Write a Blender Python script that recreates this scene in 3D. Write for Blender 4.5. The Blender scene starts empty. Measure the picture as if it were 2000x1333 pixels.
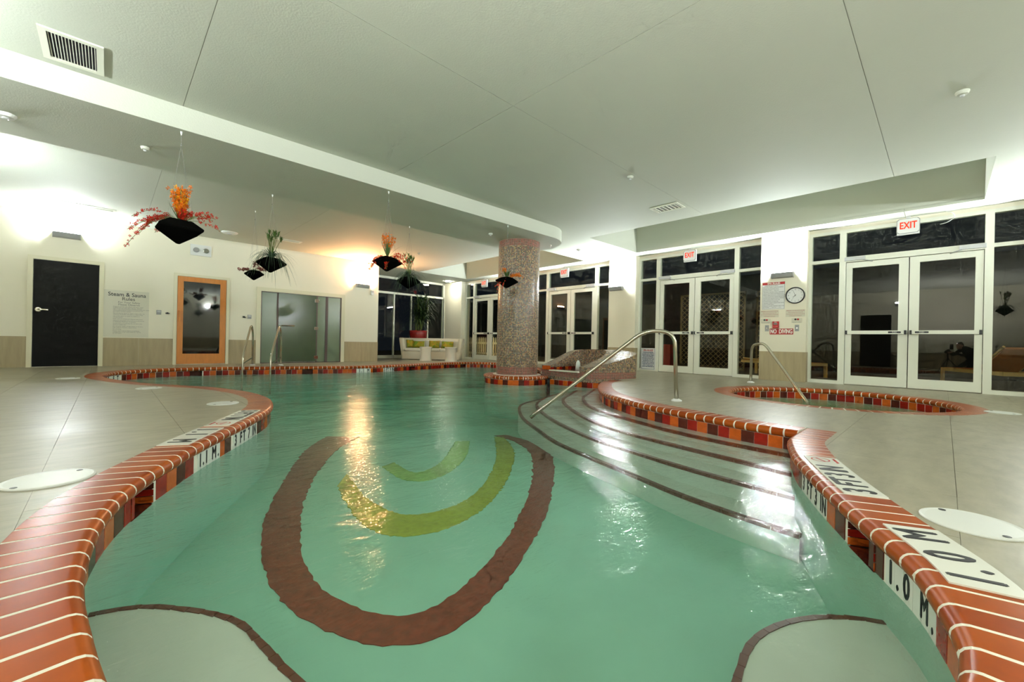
import bpy, bmesh, math, random
from mathutils import Vector, Matrix
from mathutils.geometry import delaunay_2d_cdt

# ------------------------------------------------------------------ camera, world, exposure
SC = bpy.context.scene
COL = SC.collection
CC, SN = .7190, .6950          # view direction in the room: the room's axes run along x and y
CAM_H = .672
FPX = 816.5                    # focal length in pixels of a 2000 px wide frame
ROLL = .0206
cam_data = bpy.data.cameras.new('camera')
cam_data.sensor_width = 36.0
cam_data.lens = FPX / 2000 * 36.0
cam_data.shift_y = .00155
cam_data.clip_start = .02
cam_data.clip_end = 200
cam = bpy.data.objects.new('camera', cam_data)
COL.objects.link(cam)
_r, _u, _f = Vector((CC, -SN, 0)), Vector((0, 0, 1)), Vector((SN, CC, 0))
_r2 = _r * math.cos(ROLL) + _u * math.sin(ROLL)
_u2 = -_r * math.sin(ROLL) + _u * math.cos(ROLL)
M = Matrix((( _r2.x, _u2.x, -_f.x, 0), (_r2.y, _u2.y, -_f.y, 0), (_r2.z, _u2.z, -_f.z, CAM_H), (0, 0, 0, 1)))
cam.matrix_world = M
SC.camera = cam

world = bpy.data.worlds.new('night')
SC.world = world
world.use_nodes = True
world.node_tree.nodes['Background'].inputs[0].default_value = (.010, .013, .018, 1)
world.node_tree.nodes['Background'].inputs[1].default_value = .35

SC.view_settings.view_transform = 'Standard'
SC.view_settings.look = 'None'
SC.view_settings.gamma = 1.0
SC.view_settings.use_curve_mapping = False
SC.view_settings.exposure = 0.58
LAMP = 1050.0                    # emission of every wall sconce
FLASH = 110.0                   # the photographer's flash, aimed up
SC.cycles.use_denoising = True
SC.cycles.max_bounces = 8
SC.cycles.diffuse_bounces = 4
SC.cycles.use_adaptive_sampling = True
SC.cycles.adaptive_threshold = .07
SC.cycles.adaptive_min_samples = 12
SC.cycles.glossy_bounces = 3
SC.cycles.transmission_bounces = 4
SC.cycles.transparent_max_bounces = 14
SC.cycles.sample_clamp_indirect = 6.0
SC.cycles.use_light_tree = False
SC.cycles.caustics_reflective = False
SC.cycles.caustics_refractive = False

RND = random.Random(7)

# ------------------------------------------------------------------ helpers
def lin(c):
    return tuple(((v / 255 + .055) / 1.055) ** 2.4 if v / 255 > .04045 else v / 255 / 12.92 for v in c)

def nodes_of(name):
    m = bpy.data.materials.new(name)
    m.use_nodes = True
    nt = m.node_tree
    nt.nodes.clear()
    out = nt.nodes.new('ShaderNodeOutputMaterial')
    return m, nt, out

def N(nt, kind, **kw):
    n = nt.nodes.new(kind)
    for k, v in kw.items():
        if isinstance(k, str) and k.startswith('i_'):
            key = k[2:]
            key = int(key) if key.isdigit() else key.replace('_', ' ')
            n.inputs[key].default_value = v
        else:
            setattr(n, k, v)
    return n

def mat(name, col, rough=.5, metal=0., var=None, bump=None, coat=0., spec=None, stretch=None, rvar=None, emit=None):
    """plain principled; col in sRGB 0..255; var=(scale, amount); bump=(scale, strength)"""
    m, nt, out = nodes_of(name)
    p = N(nt, 'ShaderNodeBsdfPrincipled')
    nt.links.new(p.outputs[0], out.inputs[0])
    c = lin(col)
    p.inputs['Base Color'].default_value = (*c, 1)
    p.inputs['Roughness'].default_value = rough
    p.inputs['Metallic'].default_value = metal
    if coat:
        p.inputs['Coat Weight'].default_value = coat
        p.inputs['Coat Roughness'].default_value = .06
    if spec is not None:
        p.inputs['Specular IOR Level'].default_value = spec
    if emit:
        p.inputs['Emission Color'].default_value = (*lin(emit[0]), 1)
        p.inputs['Emission Strength'].default_value = emit[1]
    vec = None
    if var or bump or rvar:
        tc = N(nt, 'ShaderNodeTexCoord')
        geo = N(nt, 'ShaderNodeNewGeometry')
        mp = N(nt, 'ShaderNodeMapping')
        if stretch:
            mp.inputs['Scale'].default_value = stretch
        nt.links.new(geo.outputs['Position'], mp.inputs[0])
        vec = mp.outputs[0]
    if var:
        nz = N(nt, 'ShaderNodeTexNoise', i_Scale=var[0], i_Detail=3.0, i_Roughness=.6)
        nt.links.new(vec, nz.inputs['Vector'])
        mx = N(nt, 'ShaderNodeMapRange')
        mx.inputs['From Min'].default_value = .25
        mx.inputs['From Max'].default_value = .75
        mx.inputs['To Min'].default_value = 1 - var[1]
        mx.inputs['To Max'].default_value = 1 + var[1]
        nt.links.new(nz.outputs['Fac'], mx.inputs[0])
        vm = N(nt, 'ShaderNodeVectorMath', operation='SCALE')
        vm.inputs[0].default_value = c
        nt.links.new(mx.outputs[0], vm.inputs['Scale'])
        nt.links.new(vm.outputs[0], p.inputs['Base Color'])
    if rvar:
        nz = N(nt, 'ShaderNodeTexNoise', i_Scale=rvar[0], i_Detail=4.0, i_Roughness=.6)
        nt.links.new(vec, nz.inputs['Vector'])
        mx = N(nt, 'ShaderNodeMapRange')
        mx.inputs['From Min'].default_value = .25
        mx.inputs['From Max'].default_value = .75
        mx.inputs['To Min'].default_value = rvar[1]
        mx.inputs['To Max'].default_value = rvar[2]
        nt.links.new(nz.outputs['Fac'], mx.inputs[0])
        nt.links.new(mx.outputs[0], p.inputs['Roughness'])
    if bump:
        nz = N(nt, 'ShaderNodeTexNoise', i_Scale=bump[0], i_Detail=1.5)
        nt.links.new(vec, nz.inputs['Vector'])
        b = N(nt, 'ShaderNodeBump', i_Strength=bump[1], i_Distance=.01)
        nt.links.new(nz.outputs['Fac'], b.inputs['Height'])
        nt.links.new(b.outputs[0], p.inputs['Normal'])
    return m

def emis(name, col, strength):
    m, nt, out = nodes_of(name)
    e = N(nt, 'ShaderNodeEmission')
    e.inputs[0].default_value = (*lin(col), 1)
    e.inputs[1].default_value = strength
    nt.links.new(e.outputs[0], out.inputs[0])
    if not strength > 20: m.cycles.emission_sampling = 'NONE'
    return m

def glassy(name, tint=(1, 1, 1), ior=1.5, rough=0., gain=1.):
    """flat window glass: Fresnel mix of mirror and clear"""
    m, nt, out = nodes_of(name)
    fr = N(nt, 'ShaderNodeFresnel', i_IOR=ior)
    mu = N(nt, 'ShaderNodeMath', operation='MULTIPLY', use_clamp=True)
    mu.inputs[1].default_value = gain
    geo = N(nt, 'ShaderNodeNewGeometry')               # only the outer face mirrors: no total reflection inside a flat pane
    fb = N(nt, 'ShaderNodeMath', operation='SUBTRACT'); fb.inputs[0].default_value = 1.
    nt.links.new(geo.outputs['Backfacing'], fb.inputs[1])
    ff_ = N(nt, 'ShaderNodeMath', operation='MULTIPLY')
    nt.links.new(fr.outputs[0], ff_.inputs[0]); nt.links.new(fb.outputs[0], ff_.inputs[1])
    nt.links.new(ff_.outputs[0], mu.inputs[0])
    t = N(nt, 'ShaderNodeBsdfTransparent'); t.inputs[0].default_value = (*tint, 1)
    g = N(nt, 'ShaderNodeBsdfGlossy', i_Roughness=rough)
    mx = N(nt, 'ShaderNodeMixShader')
    nt.links.new(mu.outputs[0], mx.inputs[0])
    nt.links.new(t.outputs[0], mx.inputs[1])
    nt.links.new(g.outputs[0], mx.inputs[2])
    nt.links.new(mx.outputs[0], out.inputs[0])
    return m

def water_mat(name, scale, strength, sig):
    m, nt, out = nodes_of(name)
    geo = N(nt, 'ShaderNodeNewGeometry')
    mp = N(nt, 'ShaderNodeMapping')
    mp.inputs['Rotation'].default_value = (0, 0, math.radians(-30))
    mp.inputs['Scale'].default_value = (1, 2.2, 1)
    nt.links.new(geo.outputs['Position'], mp.inputs[0])
    n1 = N(nt, 'ShaderNodeTexNoise', i_Scale=scale, i_Detail=3.0, i_Roughness=.55, i_Distortion=.6)
    n2 = N(nt, 'ShaderNodeTexNoise', i_Scale=scale * 4.3, i_Detail=3.0, i_Roughness=.6, i_Distortion=.4)
    nt.links.new(mp.outputs[0], n1.inputs['Vector'])
    nt.links.new(mp.outputs[0], n2.inputs['Vector'])
    ma = N(nt, 'ShaderNodeMath', operation='MULTIPLY_ADD')
    ma.inputs[1].default_value = .28
    nt.links.new(n2.outputs['Fac'], ma.inputs[0])
    nt.links.new(n1.outputs['Fac'], ma.inputs[2])
    b = N(nt, 'ShaderNodeBump', i_Strength=strength, i_Distance=.05)
    nt.links.new(ma.outputs[0], b.inputs['Height'])
    fr = N(nt, 'ShaderNodeFresnel', i_IOR=1.33)
    nt.links.new(b.outputs[0], fr.inputs['Normal'])
    t = N(nt, 'ShaderNodeBsdfTransparent')
    g = N(nt, 'ShaderNodeBsdfGlossy', i_Roughness=.08)
    nt.links.new(b.outputs[0], g.inputs['Normal'])
    mx = N(nt, 'ShaderNodeMixShader')
    fb = N(nt, 'ShaderNodeMath', operation='SUBTRACT'); fb.inputs[0].default_value = 1.
    nt.links.new(geo.outputs['Backfacing'], fb.inputs[1])
    ff_ = N(nt, 'ShaderNodeMath', operation='MULTIPLY')
    nt.links.new(fr.outputs[0], ff_.inputs[0]); nt.links.new(fb.outputs[0], ff_.inputs[1])
    nt.links.new(ff_.outputs[0], mx.inputs[0])
    nt.links.new(t.outputs[0], mx.inputs[1])
    nt.links.new(g.outputs[0], mx.inputs[2])
    nt.links.new(mx.outputs[0], out.inputs['Surface'])
    if sig:
        v = N(nt, 'ShaderNodeVolumeAbsorption')
        d = max(sig)
        v.inputs['Color'].default_value = (*[1 - s / d for s in sig], 1)
        v.inputs['Density'].default_value = d
        nt.links.new(v.outputs[0], out.inputs['Volume'])
    return m

def mosaic_mat(name, pitch, zlo, zhi, zlo2=-9.):
    """small square glass mosaic laid out in UV metres; red bands below zlo and above zhi"""
    m, nt, out = nodes_of(name)
    p = N(nt, 'ShaderNodeBsdfPrincipled', i_Roughness=.18)
    nt.links.new(p.outputs[0], out.inputs[0])
    uv = N(nt, 'ShaderNodeUVMap')
    sc = N(nt, 'ShaderNodeVectorMath', operation='SCALE'); sc.inputs['Scale'].default_value = 1 / pitch
    nt.links.new(uv.outputs[0], sc.inputs[0])
    fl = N(nt, 'ShaderNodeVectorMath', operation='FLOOR')
    nt.links.new(sc.outputs[0], fl.inputs[0])
    fc = N(nt, 'ShaderNodeVectorMath', operation='FRACTION')
    nt.links.new(sc.outputs[0], fc.inputs[0])
    wn = N(nt, 'ShaderNodeTexWhiteNoise', noise_dimensions='2D')
    nt.links.new(fl.outputs[0], wn.inputs['Vector'])
    def ramp(cols):
        r = N(nt, 'ShaderNodeValToRGB')
        r.color_ramp.interpolation = 'CONSTANT'
        el = r.color_ramp.elements
        while len(el) < len(cols):
            el.new(.5)
        for i, cc in enumerate(cols):
            el[i].position = i / len(cols)
            el[i].color = (*lin(cc), 1)
        nt.links.new(wn.outputs['Value'], r.inputs[0])
        return r
    main = ramp([(150, 116, 66), (18, 14, 20), (126, 100, 80), (70, 24, 22), (150, 122, 84), (26, 22, 46), (94, 58, 38), (22, 14, 16), (128, 92, 42), (108, 32, 30), (104, 92, 90), (40, 22, 20)])
    red = ramp([(120, 14, 26), (96, 12, 22), (140, 36, 46), (76, 10, 18), (112, 18, 24), (96, 26, 40)])
    geo = N(nt, 'ShaderNodeNewGeometry')
    sp = N(nt, 'ShaderNodeSeparateXYZ')
    nt.links.new(geo.outputs['Position'], sp.inputs[0])
    def cmp(op, v):
        n = N(nt, 'ShaderNodeMath', operation=op); n.inputs[1].default_value = v
        nt.links.new(sp.outputs['Z'], n.inputs[0]); return n
    lo, hi, l2 = cmp('LESS_THAN', zlo), cmp('GREATER_THAN', zhi), cmp('GREATER_THAN', zlo2)
    m1 = N(nt, 'ShaderNodeMath', operation='MULTIPLY')
    nt.links.new(lo.outputs[0], m1.inputs[0]); nt.links.new(l2.outputs[0], m1.inputs[1])
    mx = N(nt, 'ShaderNodeMath', operation='MAXIMUM')
    nt.links.new(m1.outputs[0], mx.inputs[0]); nt.links.new(hi.outputs[0], mx.inputs[1])
    c1 = N(nt, 'ShaderNodeMix', data_type='RGBA')
    nt.links.new(mx.outputs[0], c1.inputs[0])
    nt.links.new(main.outputs[0], c1.inputs[6]); nt.links.new(red.outputs[0], c1.inputs[7])
    # grout
    s2 = N(nt, 'ShaderNodeSeparateXYZ')
    nt.links.new(fc.outputs[0], s2.inputs[0])
    def edge(sock):
        a = N(nt, 'ShaderNodeMath', operation='SUBTRACT'); a.inputs[1].default_value = .5
        nt.links.new(sock, a.inputs[0])
        b = N(nt, 'ShaderNodeMath', operation='ABSOLUTE'); nt.links.new(a.outputs[0], b.inputs[0])
        c = N(nt, 'ShaderNodeMath', operation='GREATER_THAN'); c.inputs[1].default_value = .40
        nt.links.new(b.outputs[0], c.inputs[0]); return c
    ex, ey = edge(s2.outputs[0]), edge(s2.outputs[1])
    gm = N(nt, 'ShaderNodeMath', operation='MAXIMUM')
    nt.links.new(ex.outputs[0], gm.inputs[0]); nt.links.new(ey.outputs[0], gm.inputs[1])
    c2 = N(nt, 'ShaderNodeMix', data_type='RGBA')
    c2.inputs[7].default_value = (*lin((172, 160, 136)), 1)
    nt.links.new(gm.outputs[0], c2.inputs[0]); nt.links.new(c1.outputs[2], c2.inputs[6])
    nt.links.new(c2.outputs[2], p.inputs['Base Color'])
    rr = N(nt, 'ShaderNodeMapRange'); rr.inputs['To Min'].default_value = .26; rr.inputs['To Max'].default_value = .8
    nt.links.new(gm.outputs[0], rr.inputs[0]); nt.links.new(rr.outputs[0], p.inputs['Roughness'])
    return m

class G:
    """gathers geometry for ONE mesh object"""
    def __init__(s):
        s.bm = bmesh.new()
    def box(s, x0, y0, z0, x1, y1, z1, bevel=0.):
        vs = [s.bm.verts.new((x, y, z)) for x in (x0, x1) for y in (y0, y1) for z in (z0, z1)]
        q = [(0, 1, 3, 2), (4, 6, 7, 5), (0, 4, 5, 1), (2, 3, 7, 6), (0, 2, 6, 4), (1, 5, 7, 3)]
        fs = [s.bm.faces.new([vs[i] for i in f]) for f in q]
        if bevel:
            es = list({e for f in fs for e in f.edges})
            bmesh.ops.bevel(s.bm, geom=es, offset=bevel, segments=2, profile=.5, affect='EDGES')
        return s
    def prism(s, pts, z0, z1):
        n = len(pts)
        a = [s.bm.verts.new((p[0], p[1], z0)) for p in pts]
        b = [s.bm.verts.new((p[0], p[1], z1)) for p in pts]
        s.bm.faces.new(a[::-1]); s.bm.faces.new(b)
        for i in range(n):
            s.bm.faces.new((a[i], a[(i + 1) % n], b[(i + 1) % n], b[i]))
        return s
    def loft(s, rings, closed=True, cap=True):
        vr = [[s.bm.verts.new(p) for p in r] for r in rings]
        n = len(vr[0])
        for k in range(len(vr) - 1):
            for i in range(n if closed else n - 1):
                j = (i + 1) % n
                s.bm.faces.new((vr[k][i], vr[k][j], vr[k + 1][j], vr[k + 1][i]))
        if cap and closed:
            s.bm.faces.new(vr[0][::-1]); s.bm.faces.new(vr[-1])
        return s
    def lathe(s, prof, cx=0, cy=0, seg=24, cap=True):
        s.loft([[(cx + r * math.cos(2 * math.pi * i / seg), cy + r * math.sin(2 * math.pi * i / seg), z) for i in range(seg)] for r, z in prof], cap=cap)
        return s
    def tube(s, pts, r, seg=10, taper=None):
        pts = [Vector(p) for p in pts]
        rings = []
        ref = None
        for i, p in enumerate(pts):
            d = (pts[min(i + 1, len(pts) - 1)] - pts[max(i - 1, 0)]).normalized()
            if ref is None:
                ref = d.orthogonal().normalized()
            ref = (ref - d * ref.dot(d)).normalized()
            o = d.cross(ref)
            rr = r if taper is None else r * taper[i]
            rings.append([tuple(p + (ref * math.cos(2 * math.pi * k / seg) + o * math.sin(2 * math.pi * k / seg)) * rr) for k in range(seg)])
        s.loft(rings)
        return s
    def quad(s, *p):
        s.bm.faces.new([s.bm.verts.new(v) for v in p]); return s
    def obj(s, name, m, parent=None, smooth=False, auto=None):
        me = bpy.data.meshes.new(name)
        bmesh.ops.recalc_face_normals(s.bm, faces=s.bm.faces[:])
        if parent is not None:
            off = parent.matrix_world_loc if hasattr(parent, 'matrix_world_loc') else None
            base = BASE.get(parent.name)
            if base:
                bmesh.ops.translate(s.bm, verts=s.bm.verts[:], vec=-Vector(base))
        s.bm.to_mesh(me); s.bm.free()
        o = bpy.data.objects.new(name, me)
        COL.objects.link(o)
        for mm in (m if isinstance(m, (list, tuple)) else [m]):
            me.materials.append(mm)
        if smooth:
            for p in me.polygons: p.use_smooth = True
        if parent is not None:
            o.parent = parent
        return o

BASE = {}
def tag(o, label=None, cat=None, group=None, kind=None):
    if label: o['label'] = label
    if cat: o['category'] = cat
    if group: o['group'] = group
    if kind: o['kind'] = kind
    return o

def thing(name, loc, label=None, cat=None, group=None, kind=None, world_parts=True):
    """an Empty at the base of a thing; parts are then given in world coordinates"""
    o = bpy.data.objects.new(name, None)
    COL.objects.link(o)
    o.location = loc
    o.empty_display_size = .1
    if world_parts:
        BASE[o.name] = tuple(loc)
    return tag(o, label, cat, group, kind)

def sub(parent_base, child):
    """let a part carry sub-parts that are also given in world coordinates"""
    b = BASE.get(parent_base.name)
    if b: BASE[child.name] = b
    return child

def copy_tree(o, parent=None):
    c = o.copy(); COL.objects.link(c); c.parent = parent
    for ch in list(o.children):
        copy_tree(ch, c)
    return c

def text_mesh(name, txt, size, m, parent, origin, xdir, ydir, extrude=.0006, align='CENTER', bold=0., width=None, squeeze=1.):
    """flat lettering standing on a plane given by its own x and y directions (world)"""
    cu = bpy.data.curves.new(name, 'FONT')
    cu.body = txt; cu.size = size; cu.align_x = align; cu.align_y = 'CENTER'
    cu.extrude = extrude; cu.resolution_u = 3
    o = bpy.data.objects.new(name, cu)
    me = bpy.data.meshes.new_from_object(o)
    bpy.data.objects.remove(o); bpy.data.curves.remove(cu)
    X, Y = Vector(xdir).normalized(), Vector(ydir).normalized()
    Z = X.cross(Y)
    if width and len(me.vertices):
        xs = [v.co.x for v in me.vertices]
        w = max(xs) - min(xs)
        if w > 0:
            for v in me.vertices: v.co.x *= width / w
    T = Matrix(((X.x, Y.x, Z.x, origin[0]), (X.y, Y.y, Z.y, origin[1]), (X.z, Y.z, Z.z, origin[2]), (0, 0, 0, 1)))
    if parent is not None and BASE.get(parent.name):
        T = Matrix.Translation(-Vector(BASE[parent.name])) @ T
    if bold:
        b2 = bmesh.new(); b2.from_mesh(me)
        for k_, (dx, dy) in enumerate(((-bold, 0), (bold, 0), (0, bold), (0, -bold))):
            m2 = me.copy(); m2.transform(Matrix.Translation((dx, dy, .00012 * (k_ + 1)))); b2.from_mesh(m2); bpy.data.meshes.remove(m2)
        b2.to_mesh(me); b2.free()
    if squeeze != 1.:
        me.transform(Matrix.Diagonal((squeeze, 1, 1, 1)))
    me.transform(T)
    me.materials.clear(); me.materials.append(m)
    ob = bpy.data.objects.new(name, me)
    COL.objects.link(ob)
    if parent is not None: ob.parent = parent
    return ob

def catmull(pts, per=14, closed=False):
    P = [Vector(p) for p in pts]
    out = []
    n = len(P)
    for i in range(n if closed else n - 1):
        p1, p2 = P[i], P[(i + 1) % n]
        p0 = P[i - 1] if (closed or i > 0) else p1 * 2 - p2
        p3 = P[(i + 2) % n] if (closed or i + 2 < n) else p2 * 2 - p1
        for k in range(per):
            t = k / per
            out.append(.5 * ((2 * p1) + (p2 - p0) * t + (2 * p0 - 5 * p1 + 4 * p2 - p3) * t * t + (3 * p1 - p0 - 3 * p2 + p3) * t ** 3))
    if not closed: out.append(P[-1])
    return out

class Path:
    """polyline with arc length; the pool lies on its right, n points to its left (the deck)"""
    def __init__(s, pts):
        s.p = [Vector((q[0], q[1])) for q in pts]
        s.s = [0.]
        for i in range(1, len(s.p)):
            s.s.append(s.s[-1] + (s.p[i] - s.p[i - 1]).length)
        s.L = s.s[-1]
        s.t = []
        for i in range(len(s.p)):
            d = s.p[min(i + 1, len(s.p) - 1)] - s.p[max(i - 1, 0)]
            s.t.append(d.normalized())
    def at(s, q):
        q = min(max(q, 0), s.L)
        lo, hi = 0, len(s.s) - 1
        while hi - lo > 1:
            m = (lo + hi) // 2
            if s.s[m] <= q: lo = m
            else: hi = m
        f = (q - s.s[lo]) / max(s.s[hi] - s.s[lo], 1e-9)
        p = s.p[lo].lerp(s.p[hi], f)
        t = s.t[lo].lerp(s.t[hi], f).normalized()
        return p, t, Vector((-t.y, t.x))
    def off(s, d, step=.06):
        k = max(2, int(s.L / step))
        r = []
        for i in range(k + 1):
            p, t, n = s.at(s.L * i / k)
            r.append(p + n * d)
        return r
    def nearest(s, x, y):
        q = Vector((x, y)); best = min(range(len(s.p)), key=lambda i: (s.p[i] - q).length_squared)
        return s.s[best]

def simplify(pts, eps=.02):
    out = [pts[0]]
    for p in pts[1:]:
        if (p - out[-1]).length > eps: out.append(p)
    return out

def flat_mesh(outer, holes, inside):
    """triangulated plane region with holes; inside(x,y) keeps a triangle"""
    verts, edges = [], []
    for loop in [outer] + holes:
        b = len(verts)
        verts += [Vector((p[0], p[1])) for p in loop]
        edges += [(b + i, b + (i + 1) % len(loop)) for i in range(len(loop))]
    v, e, f, _, _, _ = delaunay_2d_cdt(verts, edges, [], 1, 1e-5)
    keep = []
    for t in f:
        cx = sum(v[i].x for i in t) / len(t); cy = sum(v[i].y for i in t) / len(t)
        if inside(cx, cy): keep.append(t)
    return v, keep

def in_poly(x, y, poly):
    c = False
    j = len(poly) - 1
    for i in range(len(poly)):
        a, b = poly[i], poly[j]
        if (a[1] > y) != (b[1] > y) and x < (b[0] - a[0]) * (y - a[1]) / (b[1] - a[1]) + a[0]:
            c = not c
        j = i
    return c

# ------------------------------------------------------------------ materials
M_WALL = mat('wall_paint', (234, 230, 208), .6, var=(1.3, .02))
M_CEIL = mat('ceiling_plaster', (194, 198, 184), .8, var=(1.0, .02), bump=(70, .14))
M_WHITE = mat('white_aluminium', (228, 230, 214), .35)
M_TRIM = mat('cream_trim', (222, 218, 188), .4)
M_DADO = mat('dado_porcelain', (164, 150, 116), .45, var=(14, .14), stretch=(1, 1, .12))
M_DECK = mat('deck_stone', (160, 154, 134), .4, var=(12.0, .16), stretch=(.35, 1, 1), rvar=(.5, .24, .5), bump=(60, .12), spec=.35)
M_JOINT = mat('deck_joint', (120, 112, 96), .8)
M_BRICK = [mat('coping_brick_%s' % s, c, .30, var=(9, .13), spec=.16) for s, c in (('a', (156, 70, 15)), ('b', (148, 63, 12)), ('c', (162, 76, 18)))]
M_GROUT = mat('pale_grout', (240, 236, 222), .7)
M_TRED = mat('tile_red', (150, 30, 18), .22, var=(18, .2), spec=.35)
M_TORA = mat('tile_orange', (192, 88, 26), .22, var=(18, .2), spec=.35)
M_TDRK = mat('tile_dark', (84, 34, 24), .22, var=(18, .25), spec=.35)
M_TWHT = mat('tile_white', (236, 236, 228), .2)
M_PLASTER = mat('pool_plaster', (172, 180, 166), .6, var=(3, .05))
M_PFLOOR = mat('pool_floor_plaster', (142, 178, 158), .6, var=(3, .05))
M_STEP = mat('step_tile', (84, 44, 28), .35)
M_RING = mat('mural_brown', (120, 52, 34), .5, var=(26, .3))
M_YEL = mat('mural_yellow', (146, 146, 46), .5, var=(26, .2))
M_YEL2 = mat('mural_lime', (138, 166, 92), .5, var=(26, .2))
M_WATER = water_mat('pool_water', 7.0, .17, (.22, .03, .06))
M_WATER2 = water_mat('spa_water', 5.0, .2, (1.0, .3, .75))
M_BLACK = mat('black_paint', (15, 15, 13), .5, var=(3, .35), spec=.1)
M_BLACKP = mat('black_plastic', (16, 16, 20), .4)
M_WOOD = mat('door_wood', (198, 124, 44), .38, var=(9, .12), stretch=(3, 3, .5))
M_GLASS = glassy('window_glass', (.93, .96, .93), 1.5, 0., 2.0)
M_DGLASS = mat('sauna_glass', (20, 24, 22), .04, spec=1.0)
M_FROST = mat('frosted_green_glass', (104, 122, 98), .2, var=(1.5, .12), spec=.7)
M_BRONZE = mat('bronze_frame', (74, 60, 52), .4)
M_STEEL = mat('brushed_steel', (196, 190, 174), .22, metal=1.0)
M_CHROME = mat('chrome', (220, 220, 220), .1, metal=1.0)
M_GREY = mat('grey_metal', (150, 152, 150), .45)
M_LGREY = mat('light_grey_metal', (188, 190, 190), .4)
M_SIGN = mat('sign_white', (226, 228, 224), .4)
M_PAPER = mat('sign_pale', (214, 212, 192), .35)
M_INK = mat('ink_dark', (40, 40, 44), .6)
M_INKG = mat('ink_grey', (120, 120, 112), .6)
M_INKB = mat('ink_blue', (70, 84, 110), .6)
M_INKR = mat('ink_red', (168, 34, 34), .6)
M_TEXTB = mat('marker_black', (22, 22, 26), .5)
M_LWHITE = mat('letter_white', (240, 236, 226), .5)
M_EXIT = emis('exit_red', (255, 64, 40), 1.1)
M_FELT = mat('black_felt', (9, 9, 8), 1.0, spec=.0)
M_RESIN = mat('white_resin', (226, 220, 202), .4)
M_WICKER = mat('white_wicker', (216, 208, 186), .6, bump=(140, .3))
M_CUSH = mat('white_cushion', (222, 218, 204), .8)
M_POT = mat('red_pot', (140, 8, 8), .25, coat=.2)
M_LEAF = mat('leaf_green', (62, 92, 34), .5, var=(20, .3))
M_LEAFD = mat('leaf_dark', (34, 54, 22), .5, var=(20, .3))
M_LEAFB = mat('leaf_blue', (70, 92, 66), .5)
M_STEM = mat('stem', (92, 104, 44), .5)
M_FO = mat('flower_orange', (220, 112, 8), .7, var=(60, .35), spec=.2)
M_FR = mat('flower_red', (176, 30, 8), .7, var=(60, .25), spec=.2)
M_FD = mat('flower_maroon', (108, 26, 20), .6, var=(60, .3))
M_LAMPC = emis('lamp_cool', (241, 249, 249), LAMP)
M_LAMPW = emis('lamp_warm', (255, 184, 128), LAMP)
M_LAMPO = emis('lamp_terrace', (255, 214, 150), LAMP * .25)
M_LAMPO2 = emis('lamp_terrace_strong', (255, 232, 186), LAMP * 2.0)
M_GRILLE = mat('vent_dark', (20, 18, 30), .8)
M_OUT = mat('terrace_paving', (96, 84, 58), .8, var=(1.2, .2))
M_OWOOD = mat('lounger_wood', (206, 170, 96), .5, var=(12, .12))
M_OSLING = mat('lounger_sling', (190, 104, 26), .7)
M_FENCE = mat('fence_paint', (220, 210, 170), .6)
M_LATT = mat('lattice_wood', (128, 112, 74), .7)
M_MOS = mosaic_mat('column_mosaic', .0245, .17, 2.66)
M_MOSF = mosaic_mat('fountain_mosaic', .0245, .13, 9., -.005)

# ------------------------------------------------------------------ room measures
A0, AP, AW = 10.20, 10.00, -2.20       # glass line, pillar face, far side wall behind the camera's left
B0, BA, BW = 12.30, 14.40, -4.60       # left wall, alcove window line, wall behind the camera
AE = 6.05                              # end of the left wall
ZC, ZB = 3.04, 2.80                    # ceiling, beam underside
PAIRS = [.453, 4.215, 7.985, 11.755]
PILLARS = [2.335, 6.10, 9.87]
WZ = -.15                              # water level

# pool outline (inner edge of the coping)
A_PTS = [(4.275, .82), (4.05, .82), (3.68, .81), (3.36, .73), (3.11, .65), (2.95, .585), (2.69, .475), (2.41, .345), (2.11, .195), (1.88, .08), (1.69, .02), (1.45, -.03), (1.25, -.02),
         (1.0, .04), (.70, .17), (.36, .42), (.13, .72), (.03, 1.05), (-.018, 1.4), (-.036, 1.70), (-.008, 2.08), (.06, 2.4), (.17, 2.70), (.31, 2.99), (.46, 3.28), (.63, 3.57), (.94, 4.10),
         (1.14, 4.5), (1.26, 4.9), (1.32, 5.35), (1.27, 6.0), (1.03, 6.76), (.75, 7.21), (.46, 7.70), (.18, 8.4), (-.02, 9.2), (.0, 9.95), (.24, 10.52), (.67, 10.90), (1.2, 11.02),
         (1.7, 10.98), (2.25, 10.88), (3.0, 10.67), (3.85, 10.40), (4.55, 10.26), (5.4, 10.33), (6.5, 10.6), (7.6, 10.86), (8.5, 10.85), (9.1, 10.35), (9.05, 9.3), (8.55, 8.2), (8.0, 7.3), (7.5, 6.75)]
PA = Path(catmull([(*p, 0) for p in A_PTS]))
D_PTS = [(6.9, 4.42), (6.35, 4.27), (5.75, 3.92), (5.2, 3.5), (4.87, 3.15), (4.66, 2.83), (4.48, 2.52), (4.36, 2.22), (4.25, 1.9), (4.16, 1.55), (4.08, 1.2), (4.05, .82)]
PD = Path(catmull([(*p, 0) for p in D_PTS]))
COLC = (6.30, 6.35)
RC = [(COLC[0] + .71 * math.cos(math.radians(t)), COLC[1] + .71 * math.sin(math.radians(t))) for t in range(20, 293, 4)]
PC = Path(RC)
F_PTS = [(6.60, 5.68), (6.615, 5.36), (6.63, 5.0), (6.66, 4.78), (6.74, 4.62), (6.86, 4.53)]
PF = Path(catmull([(*p, 0) for p in F_PTS]))
CW = .225                              # coping width
SPA_C, SPA_R = (7.30, 1.10), 1.25
PS = Path([(SPA_C[0] + SPA_R * math.cos(-t * math.pi / 90), SPA_C[1] + SPA_R * math.sin(-t * math.pi / 90)) for t in range(181)])

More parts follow.
